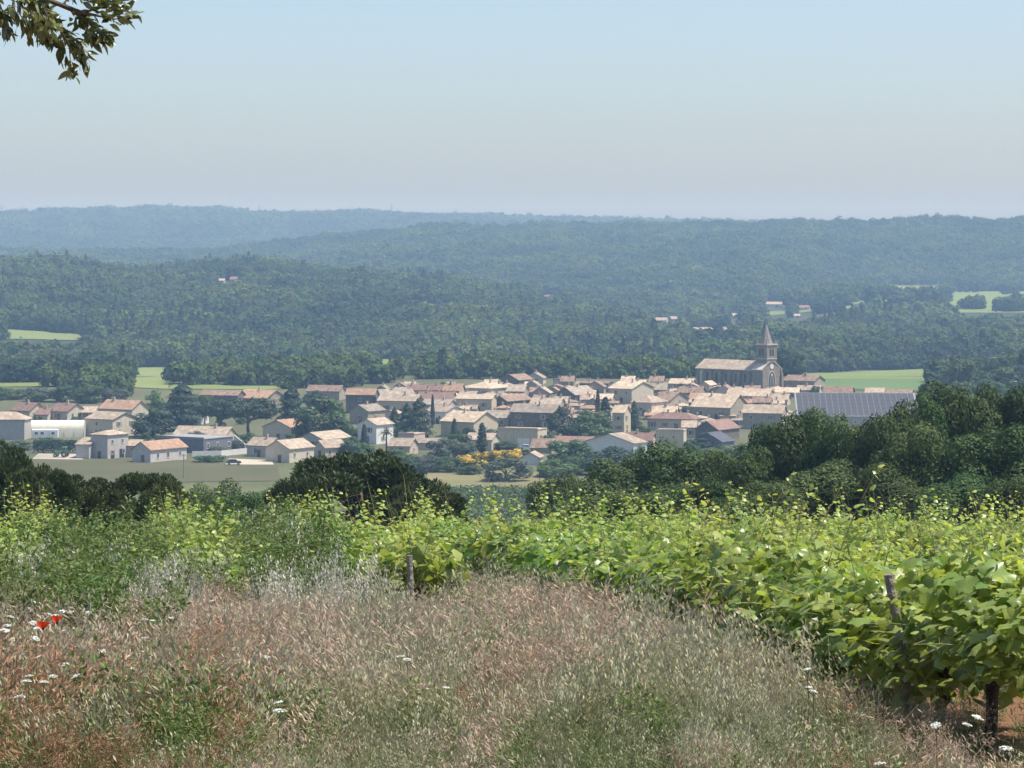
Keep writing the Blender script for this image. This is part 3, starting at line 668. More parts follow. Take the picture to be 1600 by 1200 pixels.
HOUSES = [
 (-28, 38, 42.5, 688, 657, 643, 'H', 'grey', 'pinkbeige', 'large grey house with hipped pale roof at the left edge', (0, 0), 0),
 (14, 46, 66, 657, 642, 628, 'L', 'cream', 'red', 'leftmost of the two red-roofed cream houses behind the plastic tunnel', None, 1),
 (55, 74, 80, 657, 648, 638, 'L', 'cream', 'red', 'low red-roofed wing between the two red-roofed cream houses', (0, 0), 1),
 (74, 105, 128, 657, 643, 631, 'L', 'cream', 'red', 'red-roofed cream house with lit gable behind the plastic tunnel', None, 1),
 (126, 147, 152, 656, 645, 636, 'L', 'pink', 'pinkbeige', 'small pale-roofed house behind the two-storey cream gable house', (1, 0), 0),
 (150, 206, 228, 660, 640, 622, 'L', 'cream', 'orange', 'big house with bright orange roof beside the dark round tree', None, 2),
 (129, 176, 208, 684, 656.5, 645.5, 'L', 'cream', 'pinkbeige', 'two-storey cream house with lit gable windows behind the concrete block house', (1, 2), 0),
 (139, 168, 195, 718, 681, 673, 'H', 'block', 'pinkbeige', 'unfinished grey concrete block house with dark doorways', (0, 2), 0),
 (118, 139, 146, 718, 696, 688, 'S', 'block', 'pinkbeige', 'lean-to with pale tiles against the concrete block house', (0, 0), 0),
 (194, 213, 228, 715, 697, 688, 'L', 'block', 'pinkbeige', 'low pale-roofed block between the concrete house and the orange-roofed bungalow', (0, 0), 0),
 (204, 235, 288, 724, 703.5, 691.5, 'R', 'block', 'orange', 'long low bungalow with weathered orange roof at the field edge', (0, 3), 0),
 (268, 352, 366, 690, 681, 664, 'L', 'cream', 'pinkbeige', 'wide pale pink roof behind the flat dark grey house', (0, 0), 1),
 (235, 318, 358, 709, 687, 684, 'F', 'slate', 'slate', 'flat-roofed dark grey modern house', (1, 3), 0),
 (302, 314, 323, 664, 647, 638, 'R', 'white', 'red', 'small white house with red roof between the dark trees', (0, 1), 0),
 (311, 371, 380, 632, 618, 610, 'L', 'dark', 'brown', 'long brown barn behind the umbrella pines', (0, 0), 0),
 (365, 415, 443, 632, 623, 610, 'L', 'stone', 'orange', 'barn with broad orange roof left of the cedar', (0, 1), 1),
 (408, 455, 480, 690, 669, 658, 'R', 'cream', 'orange', 'cream house with half orange roof and shaded gable', (0, 1), 0),
 (474, 497, 521, 690, 668, 657, 'L', 'cream', 'pinkbeige', 'pale-roofed house joined right of the half-orange roof house', (1, 0), 1),
 (384, 420, 440, 715, 697, 685, 'L', 'grey', 'pinkbeige', 'grey new house with one window behind the cream gable house', (1, 0), 1),
 (413, 452, 487, 724, 702, 690, 'R', 'cream', 'pinkbeige', 'cream gable house with a small attic vent at the field edge', (0, 2), 0),
 (464, 505, 545, 702, 687, 677, 'R', 'grey', 'pinkbeige', 'grey-gabled new house with wide pale roof, upper of a pair', (0, 1), 0),
 (488, 508, 539, 717, 700, 688, 'R', 'cream', 'pinkbeige', 'small new cream house beside the big dark pine crown', (0, 2), 0),
 (478, 530, 538, 626, 612, 603, 'L', 'stone', 'brown', 'brown-roofed old house behind the tall green trees', (1, 0), 0),
 (540, 584, 590, 646, 617, 608, 'L', 'dark', 'orange', 'dark stone barn with orange-brown roof left of the stone gable', (1, 0), 0),
 (586, 595, 646, 642, 617, 605, 'R', 'stone', 'grey', 'tall stone house with wide grey-brown roof and dark left gable', (0, 2), 1),
 (590, 650, 660, 649, 627, 617, 'L', 'sand', 'pinkbeige', 'sand-coloured house with a big square window above the dark conifers', (2, 0), 1),
 (545, 575, 600, 664, 643, 634, 'R', 'stone', 'grey', 'stone house with grey roof above the pale two-storey house', (1, 1), 1),
 (558, 588, 613, 695, 664.5, 656, 'R', 'white', 'pinkbeige', 'pale two-storey house with lit white side behind the palm', (1, 1), 0),
 (574, 591, 597, 694, 685, 679, 'L', 'white', 'pinkbeige', 'little annex with pale tiles between palm and cypress', (0, 0), 0),
 (606, 640, 652, 712, 698, 686, 'L', 'pink', 'pinkbeige', 'low house with broad beige roof right of the palm', (0, 1), 0),
 (622, 647, 663, 702, 679, 677, 'F', 'pink', 'pinkbeige', 'flat-topped pink box house with one dark window', (0, 1), 0),
 (652, 682, 692, 704, 693, 686, 'L', 'pink', 'grey', 'low grey-roofed shed beside the flat-topped pink house', (0, 0), 0),
 (636, 664, 668, 620, 610, 602, 'L', 'stone', 'red', 'red-roofed back house, leftmost of the red row', (1, 0), 1),
 (668, 692, 697, 620, 610, 602, 'L', 'stone', 'red', 'red-roofed back house, middle of the red row', (1, 0), 1),
 (693, 720, 726, 622, 611, 600, 'L', 'pink', 'orange', 'orange-roofed back house, right end of the red row', (1, 0), 2),
 (718, 766, 800, 622, 608, 597, 'H', 'cream', 'cream', 'large cream mansion with pale hipped roof at the back', (3, 2), 1),
 (792, 818, 826, 622, 612, 602, 'L', 'stone', 'pinkbeige', 'pale-roofed house joined right of the cream mansion', (1, 0), 0),
 (783, 810, 833, 604, 594, 586, 'R', 'dark', 'brown', 'dark old house rising highest behind the cream mansion', (0, 1), 0),
 (650, 704, 714, 634, 624, 611, 'L', 'stone', 'red', 'broad russet roof in front of the red row', (0, 0), 1),
 (655, 700, 712, 645, 633, 625, 'L', 'grey', 'grey', 'grey-roofed house just above the white-walled house', (1, 0), 1),
 (664, 696, 724, 663, 644, 635, 'L', 'white', 'pinkbeige', 'white-walled house with two dark windows right of the conifers', (2, 1), 1),
 (688, 740, 778, 685, 660, 644, 'L', 'sand', 'cream', 'big sandy house with broad mottled roof and lit gable', (1, 1), 1),
 (712, 768, 776, 643, 624, 617, 'L', 'sand', 'cream', 'long cream-roofed range with a plain stone wall', (2, 0), 0),
 (770, 792, 838, 641, 627, 617, 'R', 'dark', 'brown', 'barn with dark pointed gable and russet roof', (0, 0), 0),
 (756, 795, 801, 668, 653, 642, 'L', 'stone', 'grey', 'grey-roofed house between the sandy house and the dark stone house', (2, 0), 0),
 (828, 874, 884, 642, 633, 623, 'L', 'stone', 'pinkbeige', 'pale pink roof right above the dark stone house', (0, 0), 1),
 (797, 865, 880, 671, 645, 632, 'L', 'dark', 'grey', 'large dark stone house with two pale-framed windows', (2, 0), 1),
 (777, 840, 855, 698, 672, 671, 'F', 'sand', 'cream', 'flat-topped sandstone block with a white garage door', (0, 1), 0),
 (728, 768, 780, 706, 688, 678, 'L', 'cream', 'pinkbeige', 'pale house with pink roof behind the thick cypress', (1, 0), 0),
 (815, 842, 849, 727, 715, 708, 'R', 'white', 'pinkbeige', 'small white shed with pointed gable below the parked white car', (0, 0), 0),
 (830, 862, 869, 709, 700, 686, 'L', 'stone', 'brown', 'brown lean roof right of the parked white car', (0, 0), 0),
 (868, 898, 933, 627, 617, 603, 'R', 'dark', 'grey', 'house with dark slanting gable left of the tall thin cypress', (0, 1), 1),
 (906, 950, 958, 613, 600, 596.5, 'L', 'slate', 'brown', 'long dark-walled building on the back skyline', (2, 0), 1),
 (864, 877, 883, 604, 594, 591.5, 'F', 'pink', 'brown', 'small square brown turret on the back skyline', (0, 0), 1),
 (952, 987, 1024, 631, 608, 597, 'L', 'cream', 'cream', 'tall cream house with bright roof and dark gable, centre back', (2, 0), 1),
 (925, 955, 962, 634, 624, 616, 'L', 'stone', 'cream', 'small bright roof between the tall cypress and the tall cream house', (0, 0), 0),
 (1006, 1040, 1047, 621, 609, 597, 'L', 'stone', 'grey', 'beige-roofed house right of the tall cream house', (1, 0), 1),
 (987, 1018, 1046, 651, 630, 618, 'H', 'pink', 'pinkbeige', 'villa with pink pyramid roof behind the little conifer', (1, 1), 0),
 (1022, 1046, 1079, 639, 626, 613, 'L', 'stone', 'brown', 'brown-roofed house with broad dark gable behind the pyramid roof', (0, 1), 1),
 (957, 975, 987, 677, 645, 634, 'L', 'sand', 'cream', 'narrow tall house left of the little conifer', (1, 1), 0),
 (1016, 1056, 1063, 652, 646, 636, 'L', 'stone', 'cream', 'pale roof just above the long red roof', (0, 0), 2),
 (1013, 1083, 1097, 674, 656, 645, 'H', 'pink', 'red', 'long pink-walled house with hipped red roof and a row of windows', (4, 0), 2),
 (1082, 1141, 1174, 657, 637, 616, 'L', 'stone', 'cream', 'big house with very bright cream roof below the church', (2, 1), 1),
 (1088, 1122, 1160, 691, 672, 658, 'R', 'dark', 'red', 'house with dark pointed gable and long russet roof', (1, 0), 0),
 (1066, 1087, 1091, 685, 668, 658, 'L', 'cream', 'pinkbeige', 'small cream wing left of the dark pointed gable', (1, 0), 0),
 (1085, 1128, 1150, 700, 691, 678, 'R', 'slate', 'dark', 'low dark shed in front of the dark pointed gable', (0, 0), 0),
 (1025, 1068, 1075, 705, 674, 672.5, 'F', 'sand', 'cream', 'plain tall sandstone block with small square holes', (0, 0), 0),
 (915, 990, 1012, 720, 693, 680, 'R', 'white', 'pinkbeige', 'white hall with wide blue-shaded gable and pink roof', (0, 1), 0),
 (855, 930, 941, 702, 692, 683, 'L', 'grey', 'red', 'long dark red roof left of the white hall', (0, 0), 0),
 (974, 1017, 1028, 702, 688.5, 677, 'L', 'cream', 'red', 'wine-red roof with cream wall right of the white hall', (1, 0), 1),
 (1137, 1200, 1213, 632, 619, 607, 'L', 'stone', 'cream', 'long pale roof with four skylights below the church front', (0, 0), 0),
 (1162, 1222, 1233, 672, 646, 633, 'L', 'stone', 'pinkbeige', 'beige-roofed house with two bright windows beside the oaks', (2, 0), 0),
 (1205, 1230, 1238, 634, 625, 616, 'L', 'pink', 'pinkbeige', 'small jumbled roof between the skylight roof and the solar shed', (0, 0), 1),
 (1212, 1247, 1254, 622, 614, 606.5, 'L', 'stone', 'cream', 'pale low house right below the church front', (2, 0), 0),
 (1227, 1272, 1292, 607, 596, 587.5, 'L', 'stone', 'brown', 'brown-roofed house right beside the church', (1, 0), 2),
 (1288, 1330, 1338, 621, 614, 604, 'L', 'stone', 'brown', 'low brown roof behind the left part of the solar shed', (0, 0), 0),
 (1246, 1280, 1287, 618, 610, 603, 'L', 'pink', 'pinkbeige', 'low pale roof between the church annex and the solar shed', (0, 0), 1),
 (1353, 1380, 1386, 622, 614, 607, 'L', 'stone', 'pinkbeige', 'low pale roof behind the middle of the solar shed', (0, 0), 0),
 (1384, 1424, 1431, 622, 615, 609.5, 'L', 'stone', 'brown', 'low reddish roof behind the right end of the solar shed', (0, 0), 0),
 (1046, 1080, 1090, 607, 600, 592.5, 'L', 'stone', 'cream', 'pale roof on the back skyline left of the church', (1, 0), 1),
 (1093, 1108, 1121, 613, 602, 590.5, 'R', 'sand', 'cream', 'small lit gable house right in front of the nave', (0, 1), 0),
 (1060, 1095, 1105, 624, 614, 605, 'L', 'stone', 'brown', 'brown roof below the back skyline left of the church', (0, 0), 1),
 (1078, 1120, 1128, 632, 624, 615, 'L', 'stone', 'orange', 'orange-streaked low roof above the very bright cream roof', (0, 0), 0),
 (1120, 1140, 1148, 618, 609, 602, 'R', 'pink', 'brown', 'brown gable house below the nave wall', (0, 0), 1),
]
for hs_ in HOUSES:
    *a, wins, ch = hs_
    house(*a, wins=wins, chim=ch, shut=(a[3] < 700 and a[3] > 615))
# back rows of the old town, only their roofs showing between the others
fill = [(600, 620), (690, 632), (835, 612), (850, 625), (880, 640), (905, 622), (930, 640), (975, 622), (1000, 612), (1060, 632), (1125, 640), (1150, 626),
        (1180, 622), (1196, 640), (735, 630), (770, 612), (1030, 606), (985, 606), (935, 616), (840, 600), (890, 606), (820, 650), (1110, 652), (640, 640)]
for i, (px, b) in enumerate(fill):
    w = random.uniform(22, 34); rt = random.choice(['pinkbeige', 'grey', 'brown', 'cream', 'brown', 'pinkbeige'])
    house(px - w * 0.6, px + w * 0.25, px + w * 0.4, b, b - random.uniform(9, 12), b - random.uniform(17, 20), random.choice('LLR'), random.choice(['stone', 'pink', 'dark', 'stone']), rt,
          'old tiled house squeezed into the inner rows of the town, mostly hidden by its neighbours', wins=(1, 0), chim=1, group='half-hidden houses of the inner rows')
for i in range(2500):
    px, b = random.uniform(610, 1235), random.uniform(607, 668); x, D, z = ground(px, b)
    if any((x - a) ** 2 + (D - c) ** 2 < (11.5 if len(HC) < 150 else 8.2) ** 2 for a, c in HC) or len(HC) > 255 or (px > 1085 and b < 613): continue
    w = random.uniform(20, 32) * 1000 / D; rt = random.choice(['pinkbeige', 'grey', 'brown', 'cream', 'grey', 'pinkbeige', 'orange'])
    house(px - w * 0.6, px + w * 0.25, px + w * 0.4, b, b - random.uniform(20, 27) * 250 / D, b - random.uniform(40, 48) * 250 / D, random.choice('LLRH'), random.choice(['stone', 'pink', 'sand', 'stone']), rt,
          'old tiled house squeezed into the inner rows of the town, mostly hidden by its neighbours', wins=(1 if len(HC) < 170 else 0, 0), chim=1, door=False, group='half-hidden houses of the inner rows')
print('houses', len(HC))
REFS = [h for h in HL if not h[2].startswith('old tiled')]
def ref_name(lb):
    for c in (' with ', ',', ' and ', ' behind ', ' whose '): lb = lb.split(c)[0]
    return ' '.join(lb.split()[:8])
ROOFW = {'pinkbeige': 'pinkish', 'grey': 'grey', 'brown': 'brown', 'cream': 'cream', 'orange': 'orange', 'red': 'red'}
WALLW = {'stone': 'stone', 'pink': 'pink-walled', 'dark': 'dark stone', 'sand': 'sandy'}
USED = set()
def relation(px, b, fmt):
    '''a label that names the nearest house one can find'''
    near = sorted(REFS, key=lambda h: (h[0] - px) ** 2 + (1.5 * (h[1] - b)) ** 2)
    for h in near:
        dx, db = px - h[0], b - h[1]
        d = ('left of' if dx < 0 else 'right of') if abs(dx) > 1.5 * abs(db) else ('behind' if db < 0 else 'in front of')
        lb = fmt % (d, ref_name(h[2]))
        if lb not in USED and len(lb.split()) <= 16: USED.add(lb); return lb
for h in [h for h in HL if h[2].startswith('old tiled')]:
    h[5]['label'] = relation(h[0], h[1], '%s-roofed %s house %%s the %%s' % (ROOFW[h[3]], WALLW[h[4]]))
# far farmhouses on the wooded hills
for px, b, w, hgt, rt, lb in FARM:
    x, D, z = ground(px, b); s = FPX / D
    house(px - w/2, px + w*0.38, px + w/2, b, b - hgt * 0.5, b - hgt, 'L', 'white' if rt == 'cream' else 'pink', rt, lb, wins=(2, 0), chim=0, name='farmhouse', group='far houses on the wooded hills')

# skylights, garage door, holes and other named details
def find(label): return next(o for o in COL.objects if o.get('label') == label)
o = find('flat-topped sandstone block with a white garage door')
mb = MB(); mb.box(-2.0, 2.0, -0.08, 0.02, 0, 2.4); [mb.box(-2.0, 2.0, -0.1, -0.085, 0.55 * k + 0.1, 0.55 * k + 0.5) for k in range(4)]
mb.obj('garage_door', mat('garage_white', (0.75, 0.74, 0.71), None, 0.5), o, (-4.6, 0, 0))
o = find('plain tall sandstone block with small square holes')
for k, (dx, z) in enumerate(((-7.0, 3.9), (-6.2, 3.9), (-3.0, 4.1), (-5.2, 1.8), (-3.4, 1.7))): window(o, dx, 0, z, 'L', 0.5, 0.6)
o = find('long pale roof with four skylights below the church front')
rf = next(c for c in o.children if c.name.startswith('roof'))
for k in range(4):
    mb = MB(); mb.box(-0.9, 0.9, -0.5, 0.5, -0.3, 0.35); mb.obj('skylight', GLASS, rf, (-3.2 - 3.5 * k, 1.7, 3.7), (R(20), 0, 0))
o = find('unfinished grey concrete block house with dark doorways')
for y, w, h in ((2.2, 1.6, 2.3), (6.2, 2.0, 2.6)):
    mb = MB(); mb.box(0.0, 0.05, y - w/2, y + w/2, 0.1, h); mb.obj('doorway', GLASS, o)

# ------------------------------------------------------------------ church
def church():
    X, D, Z = ground(1190, 608); s = FPX / D; al = R(46)
    W = 34.5 / s / math.sin(al); Ln = 97 / s / math.cos(al)
    o = thing('church', 'stone church with tiled nave, square bell tower and pointed spire', 'church', (X, D, Z), -al)
    st = mat('church_stone', (0.19, 0.16, 0.122), (0.27, 0.23, 0.18), 0.9, 0.8, 6, bump=0.4); pale = mat('church_trim', (0.42, 0.39, 0.33), (0.50, 0.46, 0.40), 0.9, 2)
    sp = mat('spire_stone', (0.19, 0.165, 0.14), (0.27, 0.24, 0.20), 0.9, 1.2, 5, bump=0.4)
    he, hr = 7.3, 10.6
    nv = MB(); nv.box(-Ln, -5.02, 0.6, W - 0.6, -3, he)
    nv.prism([(0.6, he), (W - 0.6, he), (W / 2, hr - 0.05)], 'x', -Ln, -5.02); nv.obj('nave', st, o)
    rf = MB(); k = (hr - he) / (W / 2 - 0.6)
    rf.prism([(0.0, he - 0.6 * k), (W/2, hr), (W, he - 0.6 * k), (W, he - 0.6 * k + 0.25), (W/2, hr + 0.25), (0.0, he - 0.6 * k + 0.25)], 'x', -Ln - 0.4, -5.02)
    rf.obj('nave_roof', RM['pinkbeige'], o)
    fr = MB(); fr.box(-5, 0, 0, W, -3, 7.4)
    fr.prism([(0, 7.4), (W, 7.4), (W / 2 + 1.6, 10.4), (W / 2 - 1.6, 10.4)], 'x', -5, 0); fr.obj('front_block', st, o)
    tr = MB(); tr.prism([(-0.3, 7.25), (W/2 - 1.6, 10.45), (W/2 - 1.6, 10.8), (-0.3, 7.6)], 'x', -5.1, 0.15); tr.prism([(W/2 + 1.6, 10.45), (W + 0.3, 7.25), (W + 0.3, 7.6), (W/2 + 1.6, 10.8)], 'x', -5.1, 0.15)
    tr.obj('gable_coping', pale, o)
    for i in range(6):
        b = MB(); x = -6.6 - i * (Ln - 8.0) / 5.4
        b.box(x - 0.45, x + 0.45, -0.55, 0.6, -3, 5.6); b.add([(x-.45,-.55,5.6),(x+.45,-.55,5.6),(x+.45,.6,5.6),(x-.45,.6,5.6),(x-.45,.6,6.9),(x+.45,.6,6.9)], [(0,1,5,4),(1,2,5),(3,0,4),(2,3,4,5)])
        b.obj('buttress', pale if i == 5 else st, o)
    for y in (0.35, W - 0.35):
        b = MB(); b.box(0.0, 0.7, y - 0.45, y + 0.45, -3, 6.2); b.box(0.0, 0.4, y - 0.4, y + 0.4, 6.2, 7.6); b.obj('corner_buttress', st, o)
    def arch(w, h, n=8):
        return [(-w/2, 0), (w/2, 0)] + [(w/2 * math.cos(a) * 1.0, h - w*0.8 + w*0.8 * math.sin(a)) for a in np.linspace(0.0, math.pi, n)]
    for i in range(5):
        x = -9.3 - i * (Ln - 8.0) / 5.4; m = MB(); m.prism([(x + p[0], 2.4 + p[1]) for p in arch(1.1, 3.4)], 'y', 0.55, 0.62); m.obj('nave_window', GLASS, o)
    # tower over the front block
    tw, tc = 5.8, (-2.9, W / 2); t0, t1 = 9.0, 17.2
    t = MB(); t.box(tc[0] - tw/2, tc[0] + tw/2, tc[1] - tw/2, tc[1] + tw/2, t0, t1); to = t.obj('bell_tower', st, o)
    c = MB(); e = tw/2 + 0.35; c.box(tc[0]-e, tc[0]+e, tc[1]-e, tc[1]+e, t1, t1 + 0.5); e = tw/2 + 0.2; c.box(tc[0]-e, tc[0]+e, tc[1]-e, tc[1]+e, 11.6, 11.95); c.obj('cornice', pale, to)
    for (dx, dy) in ((1, 1), (1, -1), (-1, 1), (-1, -1)):
        p = MB(); x, y = tc[0] + dx * (tw/2 - 0.3), tc[1] + dy * (tw/2 - 0.3); p.box(x - 0.38, x + 0.38, y - 0.38, y + 0.38, 11.96, 17.1); p.obj('corner_pier', st, to)
    for side in range(4):
        m = MB(); 
        for dx in (-0.75, 0.75): m.prism([(dx + q[0], 12.9 + q[1]) for q in arch(1.0, 3.0)], 'y', -tw/2 - 0.05, -tw/2 + 0.05)
        m.obj('belfry_opening', GLASS, to, (tc[0], tc[1], 0), (0, 0, side * math.pi / 2))
    spm = MB(); n = 8; ring = [(tc[0] + 2.75 * math.cos(2*math.pi*(i+.5)/n), tc[1] + 2.75 * math.sin(2*math.pi*(i+.5)/n), t1 + 0.5) for i in range(n)]
    spm.add(ring + [(tc[0], tc[1], 26.0)], [(i, (i+1) % n, n) for i in range(n)] + [list(range(n))[::-1]]); so = spm.obj('spire', sp, o)
    for (dx, dy) in ((1, 1), (1, -1), (-1, 1), (-1, -1)):
        p = MB(); x, y = tc[0] + dx * 2.6, tc[1] + dy * 2.6; p.add([(x-.35,y-.35,t1+.5),(x+.35,y-.35,t1+.5),(x+.35,y+.35,t1+.5),(x-.35,y+.35,t1+.5),(x,y,t1+2.6)], [(0,1,4),(1,2,4),(2,3,4),(3,0,4)]); p.obj('pinnacle', st, so)
    cr = MB(); cr.box(tc[0]-.07, tc[0]+.07, tc[1]-.07, tc[1]+.07, 25.8, 27.3); cr.box(tc[0]-.06, tc[0]+.06, tc[1]-.45, tc[1]+.45, 26.6, 26.75); cr.obj('cross', WIRE, so)
    # clock, portal window on the front
    ck = MB(); ck.cyl((0.06, W/2, 8.7), 'x', 1.0, 0.24, 20); cko = ck.obj('clock_face', mat('clock_white', (0.75, 0.73, 0.68), None, 0.5), o)
    hd = MB(); hd.box(0.185, 0.2, W/2 - 0.05, W/2 + 0.05, 8.65, 9.4); hd.box(0.185, 0.2, W/2 - 0.05, W/2 + 0.5, 8.65, 8.75); hd.obj('clock_hands', GLASS, cko)
    def xarch(w, h, z0, a0, a1, m, nm, par, yo=0):
        b = MB(); b.prism([(W/2 + yo + p[0], z0 + p[1]) for p in arch(w, h, 12)], 'x', a0, a1); return b.obj(nm, m, par)
    sur = xarch(4.2, 5.6, 1.4, -0.1, 0.12, pale, 'window_surround', o)
    xarch(3.5, 5.1, 1.5, 0.0, 0.16, GLASS, 'window', sur)
    for yo in (-0.85, 0.0, 0.85): 
        b = MB(); b.box(0.1, 0.24, W/2 + yo - 0.1, W/2 + yo + 0.1, 1.5, 4.6); b.obj('mullion', pale, sur)
    b = MB(); b.cyl((0.16, W/2, 5.3), 'x', 0.62, 0.12, 14); b.obj('tracery', pale, sur)
    xarch(1.9, 2.6, -2.2, 0.0, 0.1, DOOR, 'door', o)
church()

# ------------------------------------------------------------------ shed with a solar roof
def solar():
    X, D, Z = ground(1247, 668); s = FPX / D; al = R(5)
    o = thing('solar_shed', 'long shed whose whole roof is dark blue solar panels', 'shed', (X, D, Z), al * 0 - R(4))
    Ln = 187 / s; he = (668 - 650) / s; dp = 27.0; zr = (HZ - 614.5) / FPX * (D + dp) - Z
    w = MB(); w.box(0, Ln, 0, dp, -3, he - 0.2); w.prism([(0, he - 0.21), (dp, he - 0.21), (dp, zr - 0.3)], 'x', 0, Ln); w.obj('wall', WM['grey'], o)
    r = MB(); r.prism([(-0.5, he - 0.2), (dp + 0.5, zr), (dp + 0.5, zr + 0.2), (-0.5, he)], 'x', -0.5, Ln + 0.5); rf = r.obj('roof', RM['slate'], o)
    m = mat('solar_glass', (0.055, 0.057, 0.064), (0.075, 0.077, 0.084), 0.7, 0.5, spec=0.12)
    nx, ny = 20, 6; pw, pd = Ln / nx, math.hypot(dp, zr - he) / ny; ang = math.atan2(zr - he, dp)
    p = MB(); p.box(0.06, pw - 0.06, 0.03, pd - 0.03, 0.06, 0.14); me = p.mesh('solar_panel', [m])
    for i in range(nx):
        for j in range(ny): obj('solar_panel', me, rf, (i * pw, j * pd * math.cos(ang), he + 0.03 + j * pd * math.sin(ang)), (ang, 0, 0))
solar()

# ------------------------------------------------------------------ other things around the village
def tunnel():
    X, D, Z = ground(85, 684); s = FPX / D; L, r = 92 / s, 3.0; hgt = 26 / s
    o = thing('plastic_tunnel', 'cream plastic greenhouse tunnel behind the white mobile home', 'greenhouse', (X, D, Z), R(2))
    m = mat('tunnel_plastic', (0.66, 0.62, 0.48), (0.74, 0.71, 0.58), 0.45, 0.6, spec=0.4); m2 = mat('tunnel_skirt', (0.45, 0.43, 0.38), None, 0.7)
    n = 14; V, F = [], []
    for i in range(25):
        x = -L/2 + L * i / 24
        for k in range(n + 1):
            a = math.pi * k / n; g = 1 + 0.012 * (i % 2); V.append((x, 2.2 - r * g * math.cos(a), (hgt - 1.6) * g * math.sin(a) ** 0.8 + 1.6 * min(1, 6 * math.sin(a))))
    for i in range(24):
        for k in range(n): q = i * (n + 1) + k; F.append((q, q + n + 1, q + n + 2, q + 1))
    obj('plastic_cover', mesh('plastic_cover', V, F, [m], smooth=True), o)
    for sd in (-1, 1):
        b = MB(); b.prism([(2.2 - r * math.cos(math.pi*k/n), hgt * math.sin(math.pi*k/n) ** 0.8) for k in range(n + 1)], 'x', sd * (L/2 + 0.03) - 0.03, sd * (L/2 + 0.03) + 0.03); b.obj('end_wall', m2, o)
    for i in range(0, 25, 4):
        b = MB(); x = -L/2 + L*i/24; b.tube([(x, 2.2 - r*1.02*math.cos(a), hgt*1.02*math.sin(a)**0.8) for a in np.linspace(0, math.pi, 15)], 0.05, 5); b.obj('hoop', WIRE, o)
tunnel()
def caravan():
    X, D, Z = ground(70, 687); s = FPX / D; L = 40 / s; w = mat('caravan_white', (0.72, 0.74, 0.76), None, 0.4)
    o = thing('mobile_home', 'white mobile home parked in front of the plastic tunnel', 'mobile home', (X, D, Z), R(2))
    b = MB(); b.prism([(0, 0.5), (2.4, 0.5), (2.4, 2.9), (1.2, 3.15), (0, 2.9)], 'x', -L/2, L/2); b.obj('body', w, o)
    for x in (-L*0.33, -L*0.1, L*0.32): window(o, x, 0, 1.9, 'L', 0.9, 0.8)
    d = MB(); d.box(0.9, 1.6, -0.04, 0.0, 0.6, 2.5); d.obj('door', FRAME, o)
    for x in (-1.5, 1.5):
        b = MB(); b.cyl((x, 0.2, 0.32), 'y', 0.32, 0.2, 12); b.obj('wheel', GLASS, o)
caravan()
def car(px, base, rz, paint, label):
    X, D, Z = ground(px, base); o = thing('parked_car', label, 'car', (X, D, Z + 0.25), rz, 'parked cars')
    m = mat('car_paint_' + label[:8], paint, None, 0.25, spec=0.6)
    b = MB(); prof = [(-2.1, 0.35), (2.1, 0.35), (2.12, 0.75), (1.9, 0.92), (1.1, 1.0), (0.55, 1.42), (-1.1, 1.46), (-1.9, 1.05), (-2.12, 0.95)]
    b.prism(prof, 'y', -0.85, 0.85); bd = b.obj('body', m, o)
    for y in (-0.86, 0.86):
        g = MB(); g.prism([(0.95, 1.0), (0.48, 1.34), (-1.0, 1.38), (-1.55, 1.05)], 'y', y - 0.01, y + 0.01); g.obj('side_window', GLASS, o)
    g = MB(); g.add([(1.07, -0.75, 1.03), (1.07, 0.75, 1.03), (0.6, 0.68, 1.4), (0.6, -0.68, 1.4)], [(0, 1, 2, 3)]); g.obj('windscreen', GLASS, o)
    for x in (-1.3, 1.3):
        for y in (-0.8, 0.8):
            w = MB(); w.cyl((x, y, 0.32), 'y', 0.32, 0.22, 14); wo = w.obj('wheel', GLASS, o); h = MB(); h.cyl((x, y * 1.15, 0.32), 'y', 0.18, 0.05, 10); h.obj('rim', WIRE, wo)
    for y in (-0.6, 0.6): l = MB(); l.box(2.08, 2.14, y - 0.16, y + 0.16, 0.62, 0.76); l.obj('headlight', FRAME, o)
car(365, 727, R(8), (0.10, 0.11, 0.15), 'dark blue car parked on the pale gravel yard')
car(823, 704, R(-5), (0.75, 0.76, 0.78), 'white car parked below the sandstone block')
car(1076, 697, R(12), (0.32, 0.30, 0.42), 'lilac grey car parked under the dark pointed gable')
def tractor():
    X, D, Z = ground(97, 716); o = thing('tractor', 'green tractor standing on the pale gravel yard', 'tractor', (X, D, Z + 0.25), R(170))
    g = mat('tractor_green', (0.16, 0.30, 0.14), None, 0.4); y_ = mat('tractor_rim', (0.50, 0.48, 0.30), None, 0.5)
    b = MB(); b.box(-0.2, 2.3, -0.45, 0.45, 0.9, 1.75); b.box(-1.3, -0.2, -0.6, 0.6, 0.8, 1.4); b.obj('bonnet', g, o)
    c = MB(); [c.box(x - .06, x + .06, y - .06, y + .06, 1.4, 2.8) for x in (-1.25, -0.2) for y in (-0.7, 0.7)]; c.box(-1.45, 0.0, -0.85, 0.85, 2.8, 2.95); c.obj('cab', g, o)
    for x, r, w in ((-0.9, 0.85, 0.5), (1.8, 0.55, 0.35)):
        for y in (-0.9, 0.9):
            t = MB(); t.cyl((x, y, r), 'y', r, w, 18); to = t.obj('wheel', GLASS, o); h = MB(); h.cyl((x, y * 1.02, r), 'y', r * 0.5, w + 0.06, 12); h.obj('rim', y_, to)
    e = MB(); e.tube([(1.6, 0.3, 1.7), (1.6, 0.3, 2.6)], 0.05, 6); e.obj('exhaust', WIRE, o)
tractor()
